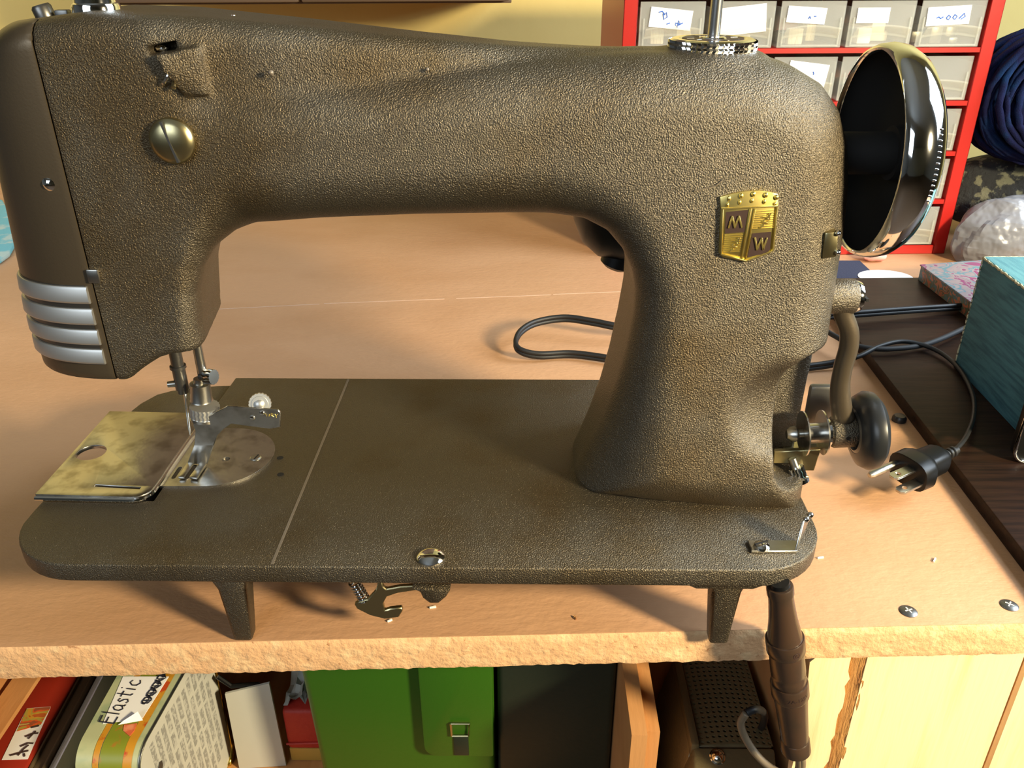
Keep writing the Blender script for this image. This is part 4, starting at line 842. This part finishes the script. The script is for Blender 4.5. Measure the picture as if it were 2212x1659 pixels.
# ------------------------------------------------------------------ things on the bench
DBZ = -40.5
db = thing('walnut_tray', 'dark walnut board lying on the peach bench at the right', 'board', (620, 250, TZ))
g = G(); bpoly = [(494.6,20),(505.5,468),(800,478),(800,20)]; g.prism(bpoly, (0,0,TZ+0.1), h=DBZ-TZ-0.1); g.make('board', M['walnut'], db, bevel=0.7, seg=2)
p = atz(1945, 903, TZ+2); G().lathe([(0,4.2),(3.6,4.0),(4.6,2.6),(4.8,0),(0,0)], (p.x-0.6,p.y,TZ+.05), (0,0,1), 20).make('rubber_foot', M['rubber'], db)
tb_ = thing('teal_box', 'teal cloth covered box with frayed edges on the walnut board', 'box', (640, 230, DBZ))
bx0, bx1, by0_, by1_ = 554.8, 720, 164, 282; ztb = 45
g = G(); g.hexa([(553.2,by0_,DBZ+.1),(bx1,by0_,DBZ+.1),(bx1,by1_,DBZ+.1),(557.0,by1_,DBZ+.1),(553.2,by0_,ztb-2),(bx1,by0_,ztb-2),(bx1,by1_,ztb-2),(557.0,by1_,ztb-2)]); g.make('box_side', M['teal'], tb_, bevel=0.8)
g = G(); g.hexa([(552.9,by0_-.3,ztb-2),(bx1,by0_-.3,ztb-2),(bx1,by1_+.3,ztb-2),(556.7,by1_+.3,ztb-2),(553.3,by0_,ztb),(bx1,by0_,ztb),(bx1,by1_,ztb),(557.1,by1_,ztb)]); g.make('box_lid', M['teal_lit'], tb_, bevel=0.6)
g = G(); rf = random.Random(9); g.tube([(556.8-(by1_-y)*0.0324+rf.uniform(-.35,.35), y, ztb-0.9+rf.uniform(-.4,.4)) for y in np.linspace(by1_, by0_, 60)], 0.8, 6); g.tube([(556.9+rf.uniform(-.25,.25), by1_, z) for z in np.linspace(DBZ+.5, ztb-1, 40)], 0.6, 6); g.tube([(x, by1_+rf.uniform(-.3,.3), ztb-0.6) for x in np.linspace(557, bx1, 60)], 0.8, 6); g.make('frayed_edge', M['fray'], tb_, sharp=0)
fb = thing('floral_box', 'low floral printed box behind the teal box on the board', 'box', (650, 400, DBZ))
fq = [(604.5,465),(610.5,330),(712,334),(706,486)]; g = G(); g.prism(fq, (0,0,DBZ+.1), h=13.2); g.make('box_side', M['floral_side'], fb, bevel=0.5)
fq2 = [(603.6,466),(609.8,329.5),(712.6,333.5),(706.6,487)]; g = G(); g.prism(fq2, (0,0,DBZ+13.3), h=1.6); g.make('lid', M['floral_top'], fb, bevel=0.6)
dv = thing('chrome_rimmed_device', 'black glossy slab with chrome rim standing beside the teal box', 'device', (570, 150, DBZ))
lo = rrect(532.2, 600, DBZ+0.4, 62, 9, 6)
g = G(); g.prism(lo, (0,150.5,0), (1,0,0), (0,0.0,1), (0,1,0), 5.5); g.make('slab', M['black'], dv, bevel=0.8)
g = G(); g.tube([(x, 150.1, z) for x, z in lo]+[(lo[0][0], 150.1, lo[0][1])], 1.15, 8); g.make('chrome_rim', M['chrome'], dv, sharp=0)

# cords
pc = thing('power_cord', 'black flat power cord looping beside the pillar to a three prong plug', 'cord', (300, 330, TZ))
pts = [(2090,664,-37),(1960,672,-36),(1815,683,-36),(1600,700,-40),(1440,716,-40),(1345,710,-36),(1280,698,-34),(1220,690,-33),(1160,699,-34),(1126,718,-36),(1114,742,-39),(1124,760,-42),(1165,770,-45),(1240,768,-46),(1340,782,-46),(1440,800,-46),(1600,806,-46),(1775,792,-46),(1850,772,-40),(1900,748,-36),(1955,738,-35),(2020,756,-37),(2070,795,-37),(2100,850,-37),(2103,900,-35),(2086,945,-31),(2062,974,-29)]
cp = [atz(x, y, z) for x, y, z in pts]; sp2 = smooth_path(cp, 7)
g = G()
for i, pth in enumerate((sp2[:18*7], sp2[18*7-1:])):
    if i == 0:
        for dz in (-1.5, 1.5): g.tube([p+Vector((0,0,dz+1.0)) for p in pth], 1.9, 10)
    else:
        g.tube([p+Vector((0,0,0.2)) for p in pth], [2.0-0.5*min(1, k/40) for k in range(len(pth))], 10)
g.make('cord', M['cord'], pc, sharp=0)
PA = (atz(1888,1062,-36)-atz(2048,990,-31)).normalized(); PS = Vector((-PA.y, PA.x, 0)).normalized()      # axis to the prongs, sideways (away from the viewer is -PS)
if PS.y < 0: PS = -PS
PN = PA.cross(PS); PN = PN if PN.z > 0 else -PN; PO = atz(2062, 974, -29)
pg = G()
def plugring(h, a, b): return [PO+PA*h+PS*(a*math.cos(t)*abs(math.cos(t))**-0.3 if abs(math.cos(t)) > 1e-3 else 0)+PN*(b*math.sin(t)*(abs(math.sin(t))**-0.3 if abs(math.sin(t)) > 1e-3 else 0)) for t in [2*math.pi*k/24 for k in range(24)]]
vs = []; secs = [(10,3,3),(11.5,7.0,6.5),(15,8.6,8.0),(26,9.0,8.4),(28,11.5,9.4),(31,13.4,10.0),(39,13.2,9.8),(39.4,12,9)]
for h, a, b in secs: vs += plugring(h, a, b)
fs = [(i*24+k, i*24+(k+1) % 24, (i+1)*24+(k+1) % 24, (i+1)*24+k) for i in range(len(secs)-1) for k in range(24)]+[tuple(reversed(range(24))), tuple(range((len(secs)-1)*24, len(secs)*24))]
pgo = pg.add(vs, fs).make('plug_body', M['black'], pc, sharp=35)
for h in (0.5, 3.6, 6.7): G().lathe([(0,0),(2.8,0),(3.3,0.4),(3.3,1.7),(2.8,2.1),(0,2.1)], PO+PA*h, PA, 20).make('strain_ring', M['cord'], pgo)
G().lathe([(0,0),(2.3,0),(2.6,12),(0,12)], PO-PA*2, PA, 16).make('strain_relief', M['cord'], pgo)
face_c = PO+PA*39
G().lathe([(0,22),(1.4,21.4),(2.3,19.5),(2.35,-2),(0,-2)], face_c+PS*8.2+PN*1.0, PA, 20).make('ground_pin', M['steel'], pgo)
for sgn, so, no in ((1, -2.6, 3.4), (2, -8.2, -3.0)):
    bpz = [(0,-3.1),(15.4,-3.1),(17.2,-1.6),(17.2,1.6),(15.4,3.1),(0,3.1)]
    g = G(); g.prism(bpz, face_c+PS*so+PN*no-PA*1, PA, PS, PN, 1.5, holes=[disc(12.2, 0, 1.5, 14)]); g.make('blade', M['steel'], pgo, bevel=0.25, seg=1)
gc2 = thing('grey_cord', 'thin grey cord crossing the walnut board behind the bobbin winder', 'cord', (500, 340, DBZ))
pts = [(1700,690,-38),(1760,702,-37),(1800,724,-36),(1840,744,-37),(1900,754,-37),(1980,748,-37.5),(2030,733,-37),(2085,708,-37.5)]
g = G(); g.tube(smooth_path([atz(*p) for p in pts], 8), 2.1, 10); g.make('cord', M['cordgrey'], gc2, sharp=0)

# red drawer cabinet with clear drawers
CA = TA; cw0 = atz(1345, 560, TZ); CX = Vector((math.cos(CA*0.8), math.sin(CA*0.8), 0)); CY = Vector((-CX.y, CX.x, 0)); CO = Vector((325.5, 555.5, TZ+0.1))
def Cc(u, v, z): return CO+CX*u+CY*v+Vector((0,0,z))
def cbox(g, u0, u1, v0, v1, z0, z1): return g.hexa([Cc(u0,v0,z0),Cc(u1,v0,z0),Cc(u1,v1,z0),Cc(u0,v1,z0),Cc(u0,v0,z1),Cc(u1,v0,z1),Cc(u1,v1,z1),Cc(u0,v1,z1)])
cab = thing('drawer_cabinet', 'red metal parts cabinet with rows of clear plastic drawers on the bench', 'cabinet', Cc(170, 80, 0))
CWd, CHt, CDp = 351.0, 252.0, 170.0; fw = 13.0
g = G(); cbox(g, 0, fw, 0, 1.5, 0, CHt); cbox(g, 0, 1.3, 0, CDp, 0, CHt); cbox(g, fw-1.3, fw, 0, 20, 0, CHt); g.make('side', M['red'], cab, bevel=0.5, seg=1)
g = G(); cbox(g, CWd-fw, CWd, 0, 1.5, 0, CHt); cbox(g, CWd-1.3, CWd, 0, CDp, 0, CHt); cbox(g, CWd-fw, CWd-fw+1.3, 0, 20, 0, CHt); g.make('side', M['red'], cab, bevel=0.5, seg=1)
g = G(); cbox(g, 0, CWd, 0, CDp, CHt-6.5, CHt); g.make('top', M['red'], cab, bevel=0.5, seg=1)
g = G(); cbox(g, fw+.2, CWd-fw-.2, 1, CDp, 0.2, 4); cbox(g, fw+.2, CWd-fw-.2, -0.2, 1.4, 0.2, 9.5); g.make('base', M['red'], cab, bevel=0.4, seg=1)
g = G(); cbox(g, 1.5, CWd-1.5, CDp-1.5, CDp, 0.5, CHt-7); g.make('back', M['red'], cab)
pitch = 48.2; z_s = [9.5+pitch*i for i in range(6)]
for i in range(1, 5):
    g = G(); cbox(g, fw+.3, CWd-fw-.3, 0.8, CDp-2, z_s[i]-1.2, z_s[i]); cbox(g, fw+.3, CWd-fw-.3, 0.2, 1.4, z_s[i]-4.4, z_s[i]); g.make('shelf', M['red'], cab)
dw = (CWd-2*fw)/5.0
def drawer_mesh():
    g = G(); w_, h_, d_, t = dw-5.0, 40.0, 140.0, 1.4
    def b(u0,u1,v0,v1,z0,z1): cbox(g,u0,u1,v0,v1,z0,z1)
    b(0,w_,0,t,0,h_); b(0,t,t,d_,0,h_-5); b(w_-t,w_,t,d_,0,h_-5); b(t,w_-t,t,d_,0,t); b(t,w_-t,d_-t,d_,t,h_-6)
    b(3.0,w_-3.0,-1.6,0,1.0,2.6); b(3.0,4.4,-1.6,0,2.6,h_-14); b(w_-4.4,w_-3.0,-1.6,0,2.6,h_-14)
    return g
protod = None; cont_cols = ['cream', 'papergrey', 'chip', 'cream', 'lint', 'papergrey', 'steel']
mcont = {}
rd = random.Random(21)
for r in range(5):
    for c in range(5):
        u0 = fw+2.5+dw*c; z0 = z_s[r]+0.4
        if protod is None:
            protod = drawer_mesh().make('drawer', M['clear'], cab, bevel=0.3, seg=1)
            gp2 = G(); n_ = 24; up_ = [(4.6+(dw-5-9.2)*i/n_) for i in range(n_+1)]; vs = []; fs = []
            for i, u in enumerate(up_):
                zz_ = 15.0+2.6*math.sin(math.pi*i/n_)
                for (v, z) in ((0,zz_-7),(-8,zz_+1.2),(-8.3,zz_+2.6),(0,zz_-5)): vs.append(Cc(u, v-0.1, z))
            for i in range(n_):
                for j in range(4): a, b = i*4+j, i*4+(j+1) % 4; fs.append((a, b, b+4, a+4))
            fs += [(0,1,2,3), (n_*4+3, n_*4+2, n_*4+1, n_*4)]
            protop = gp2.add(vs, fs).make('pull', M['clear'], protod, sharp=30); d = protod; pull = protop
            base_loc = Vector((0,0,0))
        else:
            d = protod.copy(); COL.objects.link(d); pull = protop.copy(); COL.objects.link(pull); pull.parent = d
        d.parent = cab; d.location = (CX*u0+Vector((0,0,z0))+CY*rd.uniform(-1.2, 1.0)+CY*2.0)*S
        # odds and ends lying in the drawer
        g = G()
        for k in range(5):
            uu = 4+rd.uniform(0, dw-22); vv_ = 4+rd.uniform(0, 40); zz_ = 1.6; L_ = rd.uniform(8, 14)
            cbox(g, uu, uu+L_, vv_, vv_+rd.uniform(10, 60), zz_, zz_+rd.uniform(5, 17))
        it = g.make('contents', M[cont_cols[(r*5+c*3+rd.randrange(3)) % 7] if c < 4 else ('denim' if rd.random() < .6 else 'steel_dark')], d, bevel=1.0)
        it.parent = d
# paper labels stuck inside the drawer fronts, with faded handwriting
def label(col, row, rect, tilt, ink, name='label'):
    d = [o for o in cab.children if o.name.startswith('drawer')][row*5+col]
    u0, u1, z0, z1 = rect; g = G(); cu_ = ((u0+u1)/2, (z0+z1)/2); c, s_ = math.cos(tilt), math.sin(tilt)
    q = [(cu_[0]+(a-cu_[0])*c-(b-cu_[1])*s_, cu_[1]+(a-cu_[0])*s_+(b-cu_[1])*c) for a, b in ((u0,z0),(u1,z0),(u1,z1),(u0,z1))]
    g.prism(q, Cc(0,-0.5,0), CX, (0,0,1), CY, 0.3); l = g.make(name, M['paper'], d)
    if ink:
        g = G(); strokes(g, ink, Cc(*([0, -0.6, 0])), CX, (0,0,1), -CY, 0.55, 5); g.make('label_writing', M['ink'], d)
label(0, 4, (9, 48, 17, 34), -0.10, [[(17,31),(20,32),(23,29)], [(21,30),(22,25),(25,27),(24,31),(22,29)], [(25,21),(28,22)], [(33,22),(38,21),(36,24),(35,18),(33,21)], [(36,20),(40,22)]])
label(1, 4, (6, 52, 12, 36), 0.10, None)
label(2, 4, (6, 42, 21, 35), -0.06, [[(26,25),(27,27),(28,25)], [(31,27),(33,27)]])
label(3, 4, (6, 36, 21, 34), 0.0, None)
label(4, 4, (6, 46, 19, 35), 0.05, [[(15,25),(17,26),(19,24.5),(21,26)], [(24,25),(26,27.5),(28,26),(26.5,23.6),(24.4,24.6)], [(30,25),(31.5,28),(34,26.5),(32.5,24),(30.5,24.6)], [(36,24.5),(40,29),(41.5,26.5),(38,24)]])
label(2, 3, (14, 52, 14, 35), -0.12, [[(38,27),(39,25),(38.5,24)]])

sf = thing('wall_cabinet', 'brown wooden cabinet hung on the yellow wall, its bottom edge above the machine head', 'cabinet', T(10, 905, 179))
g = G(); tbox(g, -190, 258, 700, 924.9, 183.5, 190); tbox(g, -190, 258, 704, 924.9, 190, 760); g.make('carcass', M['shelfwood'], sf, bevel=1)
for u0, u1 in ((-187, 32.5), (35.5, 255)):
    g = G(); tbox(g, u0, u1, 684, 703.5, 186, 756); g.make('cabinet_door', M['shelfwood'], sf, bevel=2)
# yarn, knit, plastic bag beside the cabinet
yn = thing('yarn_skein', 'thick navy blue yarn skein heaped right of the red cabinet', 'yarn', (740, 615, 30))
ry = random.Random(17); g = G()
for k in range(96):
    t = k/95; a = 34+54*((k*37) % 96)/95; b = 32+34*((k*37) % 96)/95; yo = 590+ry.uniform(-24, 34)+10*math.sin(k); cxx = 766+ry.uniform(-7, 7); cz_ = 106+ry.uniform(-4, 4); ph = ry.uniform(-.05, .05)
    pth = [(cxx+a*math.cos(q+ph)+ry.uniform(-.8,.8), yo+7*math.sin(2*q+k), cz_+b*math.sin(q)+ry.uniform(-.8,.8)) for q in [2*math.pi*i/44 for i in range(45)]]
    g.tube(pth, ry.uniform(2.4, 3.6), 6)
g.make('strands', M['yarn'], yn, sharp=0)
g = G(); g.ball((766, 606, 106), (76, 30, 56), 24, 14); g.make('skein_core', M['yarn'], yn, sharp=0)
def lump(c, r, amp, seed, n=40, m=26, facet=False):
    rs_ = np.random.RandomState(seed); g = G(); g.ball(c, r, n, m); dirs = rs_.normal(size=(26, 3)); dirs /= np.linalg.norm(dirs, axis=1, keepdims=True); am = rs_.uniform(-1, 1, 26); fr = rs_.uniform(2, 7, 26); ph = rs_.uniform(0, 6.28, 26); C_ = Vector(c)
    for i, p in enumerate(g.v):
        d = p-C_; u = np.array((d.x/r[0], d.y/r[1], d.z/r[2])); s_ = (am*np.abs(np.sin(fr*(dirs@u)+ph))).sum()/5 if facet else (am*np.sin(fr*(dirs@u)+ph)).sum()/5
        g.v[i] = C_+d*(1+amp*s_); g.v[i].z = max(g.v[i].z, TZ+0.2)
    return g
kn_ = thing('knitted_piece', 'dark patterned knitting bundled beneath the navy yarn', 'knitting', (745, 620, TZ)); lump((775, 645, -2), (98, 42, 46), 0.10, 5).make('knit', M['lace'], kn_, sharp=0)
bgm = thing('plastic_bag', 'crumpled white plastic bag lying right of the red cabinet', 'bag', (745, 570, TZ)); lump((757, 548, -30), (78, 36, 46), 0.26, 8, 64, 40, True).make('bag', M['bag'], bgm, sharp=12)
# scraps on the bench
q = [atz(x, y, TZ) for x, y in ((1700,566),(1856,566),(1897,604),(1700,606))]
g = G(); g.prism([(a.x, a.y) for a in q], (0,0,TZ+.1), h=1.6); tag(g.make('denim_scrap', M['denim'], origin=(q[0].x, q[0].y, TZ)), 'dark denim scrap lying in front of the red cabinet', 'fabric')
c_ = atz(1912, 603, TZ); g = G(); g.prism([(c_.x+26*math.cos(a)*1.0, c_.y+20*math.sin(a)) for a in [2*math.pi*i/28 for i in range(28)]], (0,0,TZ+1.8), h=0.5); tag(g.make('paper_disc', M['paper'], origin=(c_.x, c_.y, TZ)), 'pale round paper disc tucked against the walnut board', 'paper')
c_ = atz(1886, 562, TZ); lump((c_.x, c_.y-2, TZ+6), (12, 7, 7), 0.35, 3, 20, 14).make('lint_ball', M['lint'], origin=(c_.x, c_.y, TZ)); tag(D.objects['lint_ball'], 'pink fluff ball against the cabinet base', 'fluff')
q = [(0-160, 424), (-30, 424), (8, 440), (24, 470), (36, 510), (34, 535), (22, 556), (0, 572), (-160, 600)]
q = [atz(x, y, TZ) for x, y in q]; g = G(); g.prism([(a.x, a.y) for a in q], (0,0,TZ+.1), h=5); tag(g.make('teal_fabric', M['tealcloth'], origin=(q[4].x, q[4].y, TZ), bevel=2, seg=2), 'folded teal printed fabric at the left edge behind the machine', 'fabric')
for i, (px, py, L_, an, lb_) in enumerate(((2018, 1211, 3.6, 0.9, 'pale sliver lying near the walnut board on the bench'), (1772, 1206, 3.4, 0.2, 'small pale crumb beside the machine bed on the right'), (935, 1313, 3.2, 0.25, 'tiny pale chip right of the hook beneath the machine'), (842, 1342, 2.4, 0.6, 'tiny chip below the lever hook near the bench edge'), (1242, 1336, 2.2, 2.0, 'tiny brown crumb at the bench edge below the bed'))):
    p = atz(px, py, TZ); d = Vector((math.cos(an), math.sin(an), 0)); n = Vector((-d.y, d.x, 0)); g = G(); g.hexa([p-d*L_/2-n*.3, p+d*L_/2-n*.5, p+d*L_/2+n*.5, p-d*L_/2+n*.4]+[x+Vector((0,0,.9)) for x in (p-d*L_/2-n*.2, p+d*L_/2-n*.3, p+d*L_/2+n*.3, p-d*L_/2+n*.2)])
    g.v = [v+Vector((0,0,.05)) for v in g.v]; tag(g.make('crumb', M['chip'] if i != 4 else M['torn'], origin=(p.x, p.y, TZ)), lb_, 'crumb')
for o in COL.objects:
    if '_o' in o: del o['_o']
